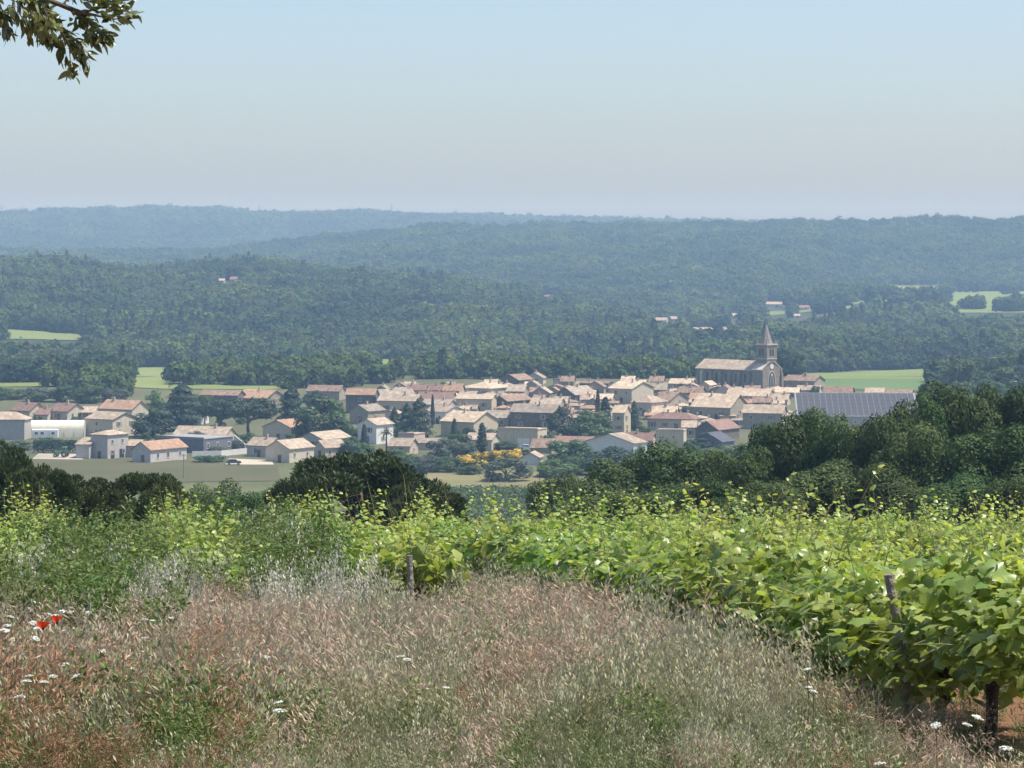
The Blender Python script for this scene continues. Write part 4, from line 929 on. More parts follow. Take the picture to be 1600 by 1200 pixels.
def low_wall(pts, h, m, label):
    o = None; P = [ground(*p) for p in pts]
    mb = MB()
    for (x0, y0, z0), (x1, y1, z1) in zip(P[:-1], P[1:]):
        d = np.array([x1 - x0, y1 - y0]); n = np.array([-d[1], d[0]]) / np.linalg.norm(d) * 0.12
        mb.add([(x0-n[0], y0-n[1], z0-1), (x1-n[0], y1-n[1], z1-1), (x1+n[0], y1+n[1], z1-1), (x0+n[0], y0+n[1], z0-1),
                (x0-n[0], y0-n[1], z0+h), (x1-n[0], y1-n[1], z1+h), (x1+n[0], y1+n[1], z1+h), (x0+n[0], y0+n[1], z0+h)], [(4,5,6,7),(0,1,5,4),(1,2,6,5),(2,3,7,6),(3,0,4,7)])
    w = mb.obj('garden_wall', m); tag(w, label, 'wall')
low_wall([(300, 714), (345, 713), (385, 709)], 1.6, WM['white'], 'long low white garden wall below the flat dark grey house')
low_wall([(440, 722), (510, 721)], 1.0, WM['grey'], 'low grey garden wall in front of the cream gable house')
low_wall([(384, 707), (366, 691)], 2.2, WM['white'], 'pale boundary wall beside the flat dark grey house')
def pole(px, base, h, label, lamp=False):
    X, D, Z = ground(px, base); o = thing('utility_pole', label, 'pole', (X, D, Z), 0, 'poles in the village')
    b = MB(); b.tube([(0, 0, -0.5), (0, 0, h)], [0.16, 0.10], 8); b.obj('post', WOOD, o)
    c = MB(); c.box(-0.6, 0.6, -0.06, 0.06, h - 0.4, h - 0.25); c.obj('crossarm', WOOD, o)
    for x in (-0.5, 0.5): i = MB(); i.cyl((x, 0, h - 0.15), 'z', 0.06, 0.2, 8); i.obj('insulator', FRAME, o)
pole(287, 748, 6.4, 'thin utility pole standing in the mown olive field')
pole(803, 700, 6.0, 'utility pole in front of the flat-topped sandstone block')
pole(905, 650, 7.0, 'thin pole between the dark round trees of the town')
pole(1036, 672, 6.0, 'thin pole by the long pink-walled house')
def pylon(px, top, base):
    D = 6480; X = (px - 800) / FPX * D; z = float(H(X, D)); h = (HZ - top) / FPX * D - z
    o = thing('lattice_pylon', {612: 'lattice pylon on the skyline, the tallest one near the middle left', 405: 'small lattice pylon on the skyline between two others', 3: 'lattice pylon on the skyline at the left edge'}[px], 'pylon', (X, D, z), 0.4, 'power pylons on the skyline')
    b = MB()
    for sx in (-1, 1):
        for sy in (-1, 1): b.tube([(sx * 3.5, sy * 3.5, -1), (sx * 0.8, sy * 0.8, h * 0.75), (0, 0, h)], 0.22, 4)
    for k in range(6):
        z0, z1 = h * k / 7, h * (k + 1) / 7; w0, w1 = 3.5 - 2.9 * k / 7, 3.5 - 2.9 * (k + 1) / 7
        for sy in (-1, 1): b.tube([(-w0, sy * w0, z0), (w1, sy * w1, z1)], 0.15, 4); b.tube([(w0, sy * w0, z0), (-w1, sy * w1, z1)], 0.15, 4)
    b.obj('tower', WIRE, o)
    for f, w in ((0.72, 7), (0.86, 5.5)): a = MB(); a.tube([(-w, 0, h * f), (0, 0, h * f + 1.2), (w, 0, h * f)], 0.2, 4); a.obj('crossarm', WIRE, o)
for p, t in ((612, 318), (405, 320), (3, 319)): pylon(p, t, 330)
# pale rock faces on the middle ridge
ROCK = mat('limestone', (0.42, 0.40, 0.36), (0.55, 0.52, 0.47), 0.9, 0.2, 5, bump=0.5)
for i, (px, py, w) in enumerate(((28, 381, 6), (38, 386, 5), (90, 385, 8), (104, 391, 4), (345, 388, 5), (352, 396, 9), (368, 399, 6), (340, 402, 8), (700, 392, 5))):
    D = 4050; X = (px - 800) / FPX * D; Z = (HZ - py) / FPX * D; rs = np.random.default_rng(i); r = w * 0.6
    Yg = 3300.0
    for Yg in np.arange(2900, 4300, 10):
        if H((px - 800) / FPX * Yg, Yg) >= (HZ - py) / FPX * Yg - 4: break
    X = (px - 800) / FPX * Yg; Z = float(H(X, Yg))
    V = unit(rs.normal(size=(26, 3))) * np.array([r * 1.2, r * 0.7, r * 1.6]) * rs.uniform(0.75, 1.1, (26, 1)) + np.array([0, 0, 4.0])
    import bmesh
    bm = bmesh.new(); [bm.verts.new(v) for v in V]; bmesh.ops.convex_hull(bm, input=bm.verts); me = bpy.data.meshes.new('rock_outcrop'); bm.to_mesh(me); bm.free(); me.materials.append(ROCK)
    tag(obj('rock_outcrop', me, None, (X, Yg, Z)), 'pale limestone outcrop on the far left ridge slope, %s of the group from the left' % ['first', 'second', 'third', 'fourth', 'sixth', 'seventh', 'last', 'fifth'][i] if i < 8 else 'single pale limestone outcrop on the middle ridge, far centre', 'rock', 'pale rocks on the far slopes')

# ------------------------------------------------------------------ trees in and around the village
VT = [('dark_tree', 239, 684, 636, 64, 'dark round evergreen in front of the orange-roofed big house'), ('cedar', 285, 664, 604, 62, 'tall dark spreading evergreen right of the orange-roofed big house'),
 ('bright_tree', 240, 656, 606, 34, 'lighter green tree rising behind the dark round evergreen'), ('dark_tree', 262, 662, 622, 30, 'dark tree between the round evergreen and the tall spreading one'),
 ('broadleaf', 318, 656, 616, 34, 'green tree below the long brown barn'), ('umbrella_pine', 345, 680, 624, 62, 'left of the two umbrella pines above the flat dark house'),
 ('umbrella_pine', 388, 684, 622, 72, 'right of the two umbrella pines above the flat dark house'), ('conifer', 342, 668, 646, 12, 'small slim conifer between the pines and the small white house'),
 ('cedar', 456, 684, 609, 46, 'tall dark cedar behind the half-orange roof house'), ('broadleaf', 505, 690, 613, 74, 'large leafy tree with dark crown behind the new houses'),
 ('bright_tree', 528, 690, 622, 44, 'light green tree right of the large leafy crown'), ('dark_tree', 492, 640, 608, 36, 'dark tree top beside the brown-roofed old house'),
 ('conifer', 616, 684, 640, 28, 'left dark conifer of three below the sand-coloured house'), ('conifer', 636, 688, 634, 34, 'middle dark conifer of three below the sand-coloured house'),
 ('cedar', 655, 690, 627, 40, 'right and tallest dark conifer of three below the sand-coloured house'), ('dark_tree', 632, 690, 655, 50, 'dark bushy base between the three conifers'),
 ('cypress', 569, 706, 666, 11, 'slim cypress in front of the pale two-storey house'), ('palm', 604, 722, 671, 27, 'palm with a straight trunk among the front gardens'),
 ('cypress', 676, 668, 620, 7, 'thin cypress spire before the white-walled house'), ('cypress', 586, 652, 622, 8, 'thin dark cypress at the tall stone house corner'),
 ('cypress', 710, 692, 657, 11, 'cypress in front of the big sandy house'), ('dark_tree', 735, 690, 661, 22, 'dark tree left of the thick cypress'),
 ('dark_tree', 771, 692, 664, 28, 'dark tree right of the thick cypress'), ('cypress', 753, 709, 664, 16, 'thick dark cypress column behind the yellow broom'),
 ('broadleaf', 722, 716, 675, 40, 'bushy green tree left of the thick cypress'), ('grey_tree', 688, 720, 682, 44, 'grey-green olive-like tree in the front gardens'),
 ('dark_tree', 880, 688, 632, 48, 'big dark evergreen beside the dark stone house'), ('broadleaf', 925, 690, 637, 50, 'broad green tree right of the big dark evergreen'),
 ('dark_tree', 902, 690, 650, 36, 'dark tree between the two big central trees'), ('cypress', 934, 652, 611, 8, 'tallest thin cypress in the middle of the town'),
 ('cypress', 946, 684, 625, 20, 'broad tall cypress right of the two big central trees'), ('conifer', 991, 673, 630, 21, 'little pointed conifer in front of the pyramid-roofed villa'),
 ('bright_tree', 1092, 652, 636, 34, 'bright green tree under the very bright cream roof'), ('dark_tree', 1074, 648, 633, 16, 'small dark tree left of the bright green one'),
 ('broadleaf', 846, 622, 608, 24, 'round green tree squeezed between back roofs'), ('bright_tree', 695, 612, 595, 22, 'pale green tree behind the red row'),
 ('broadleaf', 1100, 690, 684, 12, 'small green bush beside the cream wing'), ('broadleaf', 1006, 678, 664, 20, 'small green tree right of the little conifer'),
 ('grey_tree', 858, 700, 676, 20, 'grey bush at the right end of the sandstone block'), ('broadleaf', 790, 704, 690, 40, 'green bush in front of the sandstone block'),
 ('dark_tree', 1090, 700, 684, 46, 'dark shrubbery under the low dark shed'), ('broadleaf', 1274, 618, 602, 14, 'small tree right of the church annex'),
 ('bright_tree', 868, 746, 716, 62, 'bright green tree at the right end of the dry field'), ('broadleaf', 890, 728, 684, 66, 'round green tree left of the white hall'),
 ('dark_tree', 955, 742, 695, 76, 'dark round tree in front of the white hall'), ('broadleaf', 905, 742, 712, 50, 'dark green tree between the bright tree and the white hall'),
 ('broadleaf', 1120, 735, 694, 90, 'green tree below the low dark shed'), ('broadleaf', 1062, 730, 700, 60, 'green tree below the sandstone block with holes'),
 ('grey_tree', 790, 752, 712, 66, 'large grey-green bush under the yellow broom'), ('broadleaf', 735, 742, 726, 40, 'low green bush left of the large grey-green bush'),
 ('broadleaf', 565, 724, 692, 44, 'green tree at the foot of the slim cypress'), ('broadleaf', 630, 728, 700, 50, 'green tree right of the palm trunk'), ('dark_tree', 592, 728, 706, 34, 'dark bush left of the palm trunk'),
 ('grey_tree', 668, 736, 708, 50, 'grey-green tree in the front gardens above the dry field'), ('broadleaf', 700, 738, 712, 46, 'green bush left of the first yellow broom'),
 ('broadleaf', 545, 716, 688, 30, 'green bush right of the small new cream house'), ('dark_tree', 650, 740, 716, 44, 'dark bush just above the big pine crown'),
 ('shrub', 327, 722, 709, 46, 'round dark shrub before the long white wall'), ('shrub', 335, 708, 697, 28, 'bright shrub against the flat dark house'), ('bright_tree', 340, 706, 696, 24, 'yellow-green bush at the flat dark house corner'),
 ('shrub', 55, 660, 648, 18, 'shrub between the two red-roofed cream houses'), ('shrub', 118, 660, 651, 16, 'shrub at the lit gable of the red-roofed house'), ('broadleaf', 20, 704, 688, 60, 'low green bush under the large grey house'),
 ('bright_tree', 78, 692, 683, 30, 'sunlit bush below the mobile home'), ('broadleaf', 512, 704, 694, 24, 'green bush between the new houses')]
for k, px, b, t, w, lb in VT: vtree(k, px, b, t, w, lb)
k = 0
while k < 60:
    px, b = random.uniform(0, 1240), random.uniform(622, 735); x, D, z = ground(px, b)
    if any((x - a) ** 2 + (D - c) ** 2 < 7.5 ** 2 for a, c in HC) or (b > 712 and px < 540) or (px < 330 and b > 700) or (px > 600 and b < 690): continue
    s = FPX / D; h = random.uniform(2.2, 5.5)
    kd = random.choice(['shrub', 'broadleaf', 'dark_tree', 'grey_tree', 'broadleaf'])
    vtree(kd, px, b, b - h * s, h * random.uniform(0.9, 1.3) * s, relation(px, b, {'shrub': 'low garden shrub', 'broadleaf': 'small green garden tree', 'dark_tree': 'small dark garden tree', 'grey_tree': 'small grey-green garden tree'}[kd] + ' %s the %s'), 'small garden trees between houses'); k += 1
def hedge(px0, px1, base, hpx, label):
    x0, D, z = ground(px0, base); x1 = (px1 - 800) / FPX * D; s = FPX / D; h = hpx / s; n = 2600
    P = np.stack([rng.uniform(x0, x1, n), D + rng.uniform(-1.3, 1.3, n), h * rng.uniform(0, 1, n) ** 0.6], 1); P[:, 2] += z + 0.4 * fbm(P[:, 0] / 2, P[:, 1], 3)
    V, F = rhombs(P, rdir(n) + np.array([0, -0.5, 0.4]), 0.55 * rng.uniform(0.6, 1.3, n)); V[:, 2] += 0.0
    o = tag(obj('hedge', mesh('hedge', V, [F], [DARKLEAF], {'tint': ('FLOAT', np.repeat(rng.uniform(0, 1, n), 4))})), label, 'hedge'); o['kind'] = 'thing'
hedge(52, 119, 708, 20, 'clipped dark hedge behind the green tractor')
hedge(1146, 1180, 712, 14, 'dark hedge by the white things under the oaks')
for i, (px, b, t, w, lb) in enumerate(((738, 736, 716, 30, 'broom bush with yellow flowers, lowest at the left'), (724, 729, 711, 24, 'small broom bush with yellow flowers, leftmost'), (752, 724, 708, 24, 'broom bush with yellow flowers below the thick cypress'),
        (775, 726, 704, 34, 'broom bush with yellow flowers, left half of the highest arch'), (797, 726, 703, 34, 'broom bush with yellow flowers, top of the highest arch'), (762, 734, 722, 16, 'small broom bush with yellow flowers, low in the middle'), (640, 716, 708, 12, 'tiny yellow-flowering bush right of the palm'))):
    vtree('broom', px, b, t, w, lb, 'yellow broom bushes')
# valley wood edge of single trees behind the village, left and right
for i, (px, b, t, w, k) in enumerate(((1470, 612, 578, 40, 'dark_tree'), (1500, 620, 560, 60, 'broadleaf'), (1450, 622, 596, 26, 'broadleaf'), (1440, 612, 600, 10, 'dark_tree'), (1560, 622, 570, 60, 'broadleaf'), (20, 624, 606, 40, 'broadleaf'), (60, 628, 602, 44, 'grey_tree'), (100, 628, 600, 44, 'broadleaf'),
        (140, 630, 602, 50, 'broadleaf'), (180, 628, 604, 44, 'grey_tree'), (-10, 626, 600, 40, 'broadleaf'))):
    nm = ['first', 'second', 'third', 'fourth', 'fifth', 'sixth'][i if i < 5 else i - 5]
    vtree(k, px, b, t, w, ('%s tree of the belt right behind the solar shed' if i < 5 else '%s tree of the belt behind the leftmost red roofs') % nm, 'tree belts beside the village', None)

# small distant vineyard below the dry field
n = 9000; X0, D0, _ = ground(650, 824, 300); X1, D1, _ = ground(880, 766)
row = rng.integers(0, 34, n); y = D0 + (D1 - D0) * (row + 0.5) / 34 + rng.normal(0, 0.35, n); x = rng.uniform(650 - 800, 900 - 800, n) / FPX * y
P = np.stack([x, y, H(x, y) + rng.uniform(0.2, 1.5, n)], 1); V, F = rhombs(P, rdir(n) + np.array([0, 0, 0.6]), 0.75 * rng.uniform(0.6, 1.3, n))
tag(obj('distant_vines', mesh('distant_vines', V, [F], [BROADLEAF], {'tint': ('FLOAT', np.repeat(rng.uniform(0.3, 1, n), 4))})), 'small green vineyard in the valley below the dry field', 'vines', kind='stuff')

# ------------------------------------------------------------------ trees at the foot of the slope
NT = [('stone_pine', 562, 708, 292, 132, 'broad dark stone pine with rounded crown, centre left', 0), ('stone_pine', 655, 752, 150, 128, 'lower right lobe of pine beside the broad stone pine', 1), ('stone_pine', 465, 748, 110, 126, 'small pine at the left flank of the broad stone pine', 0),
 ('stone_pine', -6, 690, 150, 105, 'dark pine at the left edge, highest of the left group', 1), ('stone_pine', 62, 728, 130, 100, 'dark pine second in the left group', 0), ('stone_pine', 135, 742, 150, 108, 'dark pine third in the left group', 1),
 ('stone_pine', 228, 738, 150, 112, 'dark pine at the right end of the left group', 0),
 ('oak', 345, 744, 120, 230, 'grey-green oak between the left pines and the broad stone pine', 0), ('oak', 415, 756, 90, 225, 'second oak between the left pines and the broad stone pine', 1),
 ('oak', 868, 730, 110, 215, 'small oak left of the brownish oak, above the vine shoots', 2), ('oak', 922, 712, 180, 205, 'brownish oak right of the little valley vineyard', 0), ('oak', 1000, 700, 150, 212, 'oak between the brownish oak and the tall rounded one', 1),
 ('oak', 300, 752, 110, 170, 'oak right of the left pine group', 0), ('oak', 375, 762, 120, 160, 'nearer oak between the left pines and the broad stone pine', 2), ('oak', 430, 770, 90, 150, 'low oak at the left flank of the broad stone pine', 1), ('oak', 1280, 640, 130, 186, 'oak crown right of the rounded top before the solar shed', 0), ('oak', 1365, 634, 120, 180, 'oak crown under the right part of the solar roof', 2), ('oak', 1430, 606, 120, 192, 'oak crown stepping up to the tallest oak', 0), ('oak', 1165, 690, 120, 184, 'oak at the start of the oak wall', 2), ('oak', 1550, 586, 150, 200, 'oak crown right of the tallest oak', 1),
 ('oak', 1066, 680, 190, 200, 'tall rounded oak left of the big oak wall', 2), ('oak', 1140, 700, 150, 195, 'oak with pale dead twigs, left foot of the oak wall', 0), ('oak', 1190, 652, 150, 190, 'oak forming the left shoulder of the oak wall', 1),
 ('oak', 1238, 626, 170, 188, 'oak with rounded top in front of the solar shed', 2), ('oak', 1325, 642, 150, 184, 'oak under the middle of the solar roof', 0), ('oak', 1398, 614, 150, 190, 'oak hiding the right end of the solar roof', 1),
 ('oak', 1500, 580, 190, 196, 'tallest oak near the right edge', 2), ('oak', 1450, 655, 170, 176, 'oak in front of the tallest oak', 0), ('oak', 1590, 588, 180, 198, 'oak cut by the right edge', 1), ('oak', 1560, 650, 190, 174, 'lower oak at the right edge', 2),
 ('oak', 1290, 712, 190, 160, 'lower leafy oak at the foot of the oak wall, left', 1), ('oak', 1400, 720, 180, 158, 'lower leafy oak at the foot of the oak wall, right', 0), ('oak', 1210, 745, 130, 152, 'low oak bush at the oak wall left foot', 2), ('oak', 1500, 735, 180, 154, 'low oak behind the arching vine shoots', 1), ('oak', 1615, 740, 180, 150, 'low oak at the right edge behind the vines', 0),
 ('oak', 1115, 742, 160, 150, 'low oak bush between the tall rounded oak and the vines', 1), ('oak', 960, 762, 190, 160, 'low bush below the brownish oak', 0), ('oak', 1035, 752, 180, 158, 'low bush below the tall rounded oak', 2)]
for k, px, t, w, D, lb, v in NT: tree_px(k, px, t, w, D, lb, 'oaks and pines at the foot of the slope', v)

# ------------------------------------------------------------------ vineyard
U = np.array([-0.131, 0.9914]); NRM = np.array([0.9914, 0.131]); P0 = np.array([3.26, 19.7]); GAP = 2.5; STEP = 1.12
def leaf_outline():
    """five-lobed vine leaf, petiole at the origin, blade along +y, slightly cupped"""
    A = [(0.0, 0.0), (0.30, -0.16), (0.46, 0.05), (0.40, 0.22), (0.56, 0.42), (0.34, 0.58), (0.24, 0.62), (0.0, 1.0),
         (-0.24, 0.62), (-0.34, 0.58), (-0.56, 0.42), (-0.40, 0.22), (-0.46, 0.05), (-0.30, -0.16)]
    V = [(x, y, -0.22 * (x * x) - 0.12 * y * y + 0.03 * math.sin(9 * x)) for x, y in A] + [(0, 0.36, 0.05)]
    n = len(A); return np.array(V), np.array([(i, (i + 1) % n, n) for i in range(n)])
LV, LF = leaf_outline()
LOWV = LV[[0, 2, 4, 7, 10, 12, 14]]; LOWF = np.array([(i, (i + 1) % 6, 6) for i in range(6)])
def oriented_leaves(P, size, ydir, nrm, low=True):
    """copies of the leaf with blade direction ydir and normal nrm"""
    bv, bf = (LOWV, LOWF) if low else (LV, LF)
    y = unit(ydir); z = unit(nrm - (nrm * y).sum(1, keepdims=True) * y); x = np.cross(y, z)
    s = np.asarray(size)[:, None, None]
    V = P[:, None, :] + s * (bv[None, :, 0:1] * x[:, None] + bv[None, :, 1:2] * y[:, None] + bv[None, :, 2:3] * z[:, None])
    F = bf[None] + (np.arange(len(P)) * len(bv))[:, None, None]
    return V.reshape(-1, 3), F.reshape(-1, 3)

def vine_shoots(seed, n=12, tall=4):
    """curved canes rising from the cordon; local frame: x across the row, y along it"""
    r = np.random.default_rng(seed); out = []
    for k in range(n):
        b = np.array([r.normal(0, 0.12), r.uniform(-0.55, 0.55), r.uniform(0.5, 0.62)])
        hgt = (1.4 if k == 0 and seed % 3 == 0 else r.choice([0.75, 0.85, 0.95, 1.2])) * r.uniform(0.9, 1.1) if k < tall else r.uniform(0.5, 0.8)
        side = r.normal(0, 0.3 if k < tall else 0.4); along = r.normal(0, 0.25); bend = r.uniform(0.0, 0.35)
        t = np.linspace(0, 1, 9)[:, None]
        dr = np.array([side, along, 0.0])
        pts = b + t * np.array([0, 0, hgt]) + (t ** 1.6) * dr + np.array([0, 0, -1]) * bend * (t ** 3) * np.linalg.norm(dr)
        out.append(pts)
    return out

def vine_proto(seed, nleaf, lowdroop=0.3, size=(0.07, 0.145)):
    r = np.random.default_rng(seed); sh = vine_shoots(seed); mb = MB(); P, Y, N, S, T = [], [], [], [], []
    for i, pts in enumerate(sh):
        mb.tube(pts, np.linspace(0.007, 0.0028, 9), 4, t=r.uniform(0, 1))
        for q in np.linspace(0.12, 1.0, 22 if i < 4 else 11):      # leaves along each cane, smaller to the tip
            f = q * 8; j = min(7, int(f)); p = pts[j] + (pts[j+1] - pts[j]) * (f - j)
            a = r.uniform(0, 6.28); y = np.array([math.cos(a), math.sin(a), r.uniform(-0.6, 0.25)])
            P.append(p + 0.05 * y); Y.append(y); N.append(np.array([0, 0, 1.0]) + 0.7 * r.normal(size=3)); S.append((0.125 - 0.075 * q ** 1.3) * r.uniform(0.8, 1.2)); T.append(0.35 + 0.65 * q)
        for q in range(2):                                        # tendrils near the tip
            e = pts[-1 - q]; d = r.normal(size=3) * 0.07; mb.tube([e, e + d + np.array([0, 0, 0.05]), e + d * 1.8], 0.0016, 3, t=0.8)
    # hedge body
    n = nleaf; th = r.uniform(0, 2 * math.pi, n); rad = np.sqrt(r.uniform(0.35, 1, n))
    yy = r.uniform(-0.62, 0.62, n); lump = 0.85 + 0.3 * vnoise(yy * 3 + seed, th * 1.2, seed)
    cx = 0.50 * rad * np.cos(th) * lump; cz = 0.84 + 0.36 * rad * np.sin(th) * lump - 0.10 * np.abs(cx) - lowdroop * r.uniform(0, 1, n) ** 2
    B = np.stack([cx, yy, cz], 1); outw = np.stack([0.6 * np.cos(th), 0.35 * r.normal(size=n), 0.75 + 0.3 * np.sin(th)], 1)
    yd = np.stack([np.cos(th) * 0.7 + r.normal(0, 0.4, n), r.normal(0, 0.7, n), r.uniform(-0.9, 0.2, n)], 1)
    P = np.concatenate([np.array(P), B]); Y = np.concatenate([np.array(Y), yd]); N = np.concatenate([np.array(N), outw + 0.65 * r.normal(size=(n, 3))])
    S = np.concatenate([np.array(S), r.uniform(*size, n)]); T = np.concatenate([np.array(T), r.uniform(0, 0.85, n)])
    V, F = oriented_leaves(P, S, Y, N)
    fo = mesh('foliage', V, [F], [VINELEAF], {'tint': ('FLOAT', np.repeat(T, len(LOWV)))}, smooth=True)
    return fo, mb.mesh('cane', [CANE], tint=True)

def vine_trunk(seed, r0=0.042):
    r = np.random.default_rng(seed); mb = MB(); k = lambda a: r.normal(0, a)
    base = [(k(.01), k(.01), -0.15), (k(.01), k(.01), 0.02), (k(.02), k(.02), 0.16), (k(.03), k(.03), 0.30), (k(.02), k(.03), 0.40)]
    mb.tube(base, [r0 * 1.5, r0 * 1.2, r0, r0 * 1.05, r0 * 1.2], 9)
    h = np.array(base[-1])
    for sgn in (-1, 1):
        arm = [h, h + (k(.02), sgn * 0.12, 0.05), h + (k(.04), sgn * 0.24, 0.12), h + (k(.04), sgn * 0.38, 0.13), h + (k(.04), sgn * 0.5, 0.20)]
        mb.tube(arm, [r0 * 1.0, r0 * 0.85, r0 * 0.7, r0 * 0.6, r0 * 0.35], 7)
        for q in (2, 3): mb.tube([arm[q], np.array(arm[q]) + (k(.04), k(.04), 0.11)], [r0 * 0.45, r0 * 0.25], 6)
    return mb.mesh('trunk', [BARKV], True)
VP = [vine_proto(100 + i, 430, 0.35, (0.085, 0.17)) for i in range(6)]; VNEAR = [vine_proto(200 + i, 480, 0.4) for i in range(5)]
VP0 = vine_proto(250, 520, 0.05)
VT_ = [vine_trunk(300 + i) for i in range(4)]
LEAFM = []
for i in range(6):
    rr = np.random.default_rng(i); V = LV.copy(); V[:, 2] += 0.07 * rr.normal(size=len(V)) - 0.14 * rr.uniform() * V[:, 0] ** 2; V[:, 0] *= rr.uniform(0.9, 1.1)
    LEAFM.append(mesh('leaf', V, [LF], [VINELEAF], {'tint': ('FLOAT', np.full(len(V), rr.uniform(0, 0.8)))}, smooth=True))
import mathutils
def place_leaf(parent, p, size, ydir, nrm, me):
    y = mathutils.Vector(ydir).normalized(); z = mathutils.Vector(nrm); z = (z - y * z.dot(y)).normalized(); x = y.cross(z)
    o = obj('leaf', me, parent); o.matrix_local = mathutils.Matrix(((x[0]*size, y[0]*size, z[0]*size, p[0]), (x[1]*size, y[1]*size, z[1]*size, p[1]), (x[2]*size, y[2]*size, z[2]*size, p[2]), (0, 0, 0, 1)))
ROWY = {-4: 40, -3: 36.5, -2: 33.5, -1: 33.2, 0: 17.5}
ORD = ['first', 'second', 'third', 'fourth', 'fifth', 'sixth', 'seventh', 'eighth', 'ninth', 'tenth', 'eleventh', 'twelfth', 'thirteenth', 'fourteenth']
def nth(i):
    o = ['first', 'second', 'third', 'fourth', 'fifth', 'sixth', 'seventh', 'eighth', 'ninth', 'tenth', 'eleventh', 'twelfth', 'thirteenth', 'fourteenth', 'fifteenth', 'sixteenth', 'seventeenth', 'eighteenth', 'nineteenth']
    return o[i - 1] if i < 20 else {2: 'twentieth', 3: 'thirtieth', 4: 'fortieth'}[i // 10] if i % 10 == 0 else {2: 'twenty', 3: 'thirty', 4: 'forty'}[i // 10] + '-' + o[i % 10 - 1]
rzrow = math.atan2(-U[0], U[1])
vines = []
for k in range(-4, 6):
    m = 0
    for j in range(-3, 42):
        p = P0 + NRM * GAP * k + U * STEP * j
        if p[1] > 62 or p[1] < ROWY.get(k, 17) - 0.01: continue
        if abs(p[0] / p[1]) > 0.178 + (1.7 if p[0] > 0 else 0.7) / p[1]: continue
        vines.append((k, j, m, p)); m += 1
RN = {-4: 'fifth row on the meadow side, at the left edge', -3: 'fourth row on the meadow side, far left', -2: 'third row on the meadow side', -1: 'row that starts at the leaning left stake', 0: 'front row', 1: 'second row behind the front row', 2: 'third row', 3: 'fourth row', 4: 'fifth row', 5: 'sixth row'}
for k, j, m, p in vines:
    rs = np.random.default_rng(1000 + k * 50 + j); near = (k == 0 and p[1] < 31)
    if k == 0 and j == 0: lb = 'grapevine with bare dark forked trunk at the lower right corner'
    elif k == 0 and j < 0: lb = 'grapevine in front of the bare forked trunk, cut by the right edge' if j == -1 else 'grapevine nearest the camera at the right edge'
    elif k == 0 and j < 13: lb = 'grapevine in the front row, %s beyond the bare forked trunk' % ORD[j - 1]
    elif k == 0: lb = 'grapevine in the front row, %s beyond the bare forked trunk, only its top showing' % nth(j)
    elif m == 0: lb = 'grapevine starting the %s' % RN[k]
    else: lb = 'leafy grapevine, %s along the %s' % (nth(m + 1), RN[k])
    o = thing('grapevine', lb, 'vine', (p[0], p[1], float(H(*p))), rzrow + rs.normal(0, 0.06), 'grapevines of the vineyard')
    o.scale = (1, 1, rs.uniform(0.80, 1.0))
    obj('trunk', VT_[rs.integers(4)], o)
    fo, ca = (VNEAR[rs.integers(5)] if near else VP[rs.integers(6)])
    up = 0.12 if k == 0 and j in (-1, 0) else 0.0
    if up: fo, ca = VP0
    f = obj('foliage', fo, o, (0, 0, up)); f['kind'] = 'stuff'; obj('canes', ca, o)
    if rs.random() < 0.5: f.rotation_euler[2] = math.pi; o.children[-1].rotation_euler[2] = math.pi
    if near:
        n = 115; th = rs.uniform(0.1, math.pi + 1.0, n); rad = rs.uniform(0.80, 1.2, n)
        for i in range(n):
            c, s_ = math.cos(th[i]), math.sin(th[i])
            pos = (0.52 * rad[i] * c, rs.uniform(-0.62, 0.62), up + 0.84 + 0.37 * rad[i] * s_ - ((0.12 if up else 0.38) * rs.random() ** 2 if s_ < 0.2 else 0))
            lw = o.matrix_basis @ mathutils.Vector(pos); lp = pxpy(lw[0], lw[1], lw[2])
            if lw[1] < 21 and abs(lp[0] - (1428 - 35 * (1118 - lp[1]) / 220)) < 16: continue
            place_leaf(o, pos, rs.choice([0.08, 0.10, 0.13, 0.16]) * rs.uniform(0.9, 1.1), (0.6 * c + rs.normal(0, 0.4), rs.normal(0, 0.7), rs.uniform(-0.9, 0.2)), (0.6 * c + rs.normal(0, 0.5), rs.normal(0, 0.5), 0.85 + 0.3 * s_ + rs.normal(0, 0.4)), LEAFM[rs.integers(6)])
# stakes and wires
def stake(px, base_d, top_py, lean, label):
    x = (px - 800) / FPX * base_d; z = float(H(x, base_d)); h = (HZ - top_py) / FPX * base_d - z
    mb = MB(); mb.tube([(0, 0, -0.3), (lean * 0.4, 0, h * 0.45), (lean, 0.02, h)], [0.040, 0.037, 0.034], 9)
    tag(mb.obj('vineyard_stake', WOOD, None, (x, base_d, z)), label, 'stake', 'wooden stakes of the vineyard')
stake(1428, 20.55, 898, -0.18, 'leaning weathered wooden stake left of the bare forked trunk')
stake(645, 32.4, 868, -0.04, 'short grey wooden stake at the start of the left vine row')
stake(1139, 28.2, 866, 0.0, 'wooden stake with only its top showing in the front row')
for k, y0 in ((0, 17.5), (-1, 32.4)):
    for hgt in (0.62, 0.98):
        mb = MB(); pts = []
        for q in np.linspace((y0 - P0[1]) / U[1], 42, 16):
            p = P0 + NRM * GAP * k + U * q; pts.append((p[0] + (-0.1 if k == 0 else 0), p[1], float(H(*p)) + hgt + 0.02 * math.sin(q)))
        mb.tube(pts, 0.003, 4); tag(mb.obj('trellis_wire', WIRE), '%s trellis wire of the %s' % ('lower' if hgt < 0.7 else 'upper', 'front vine row' if k == 0 else 'left vine row'), 'wire')

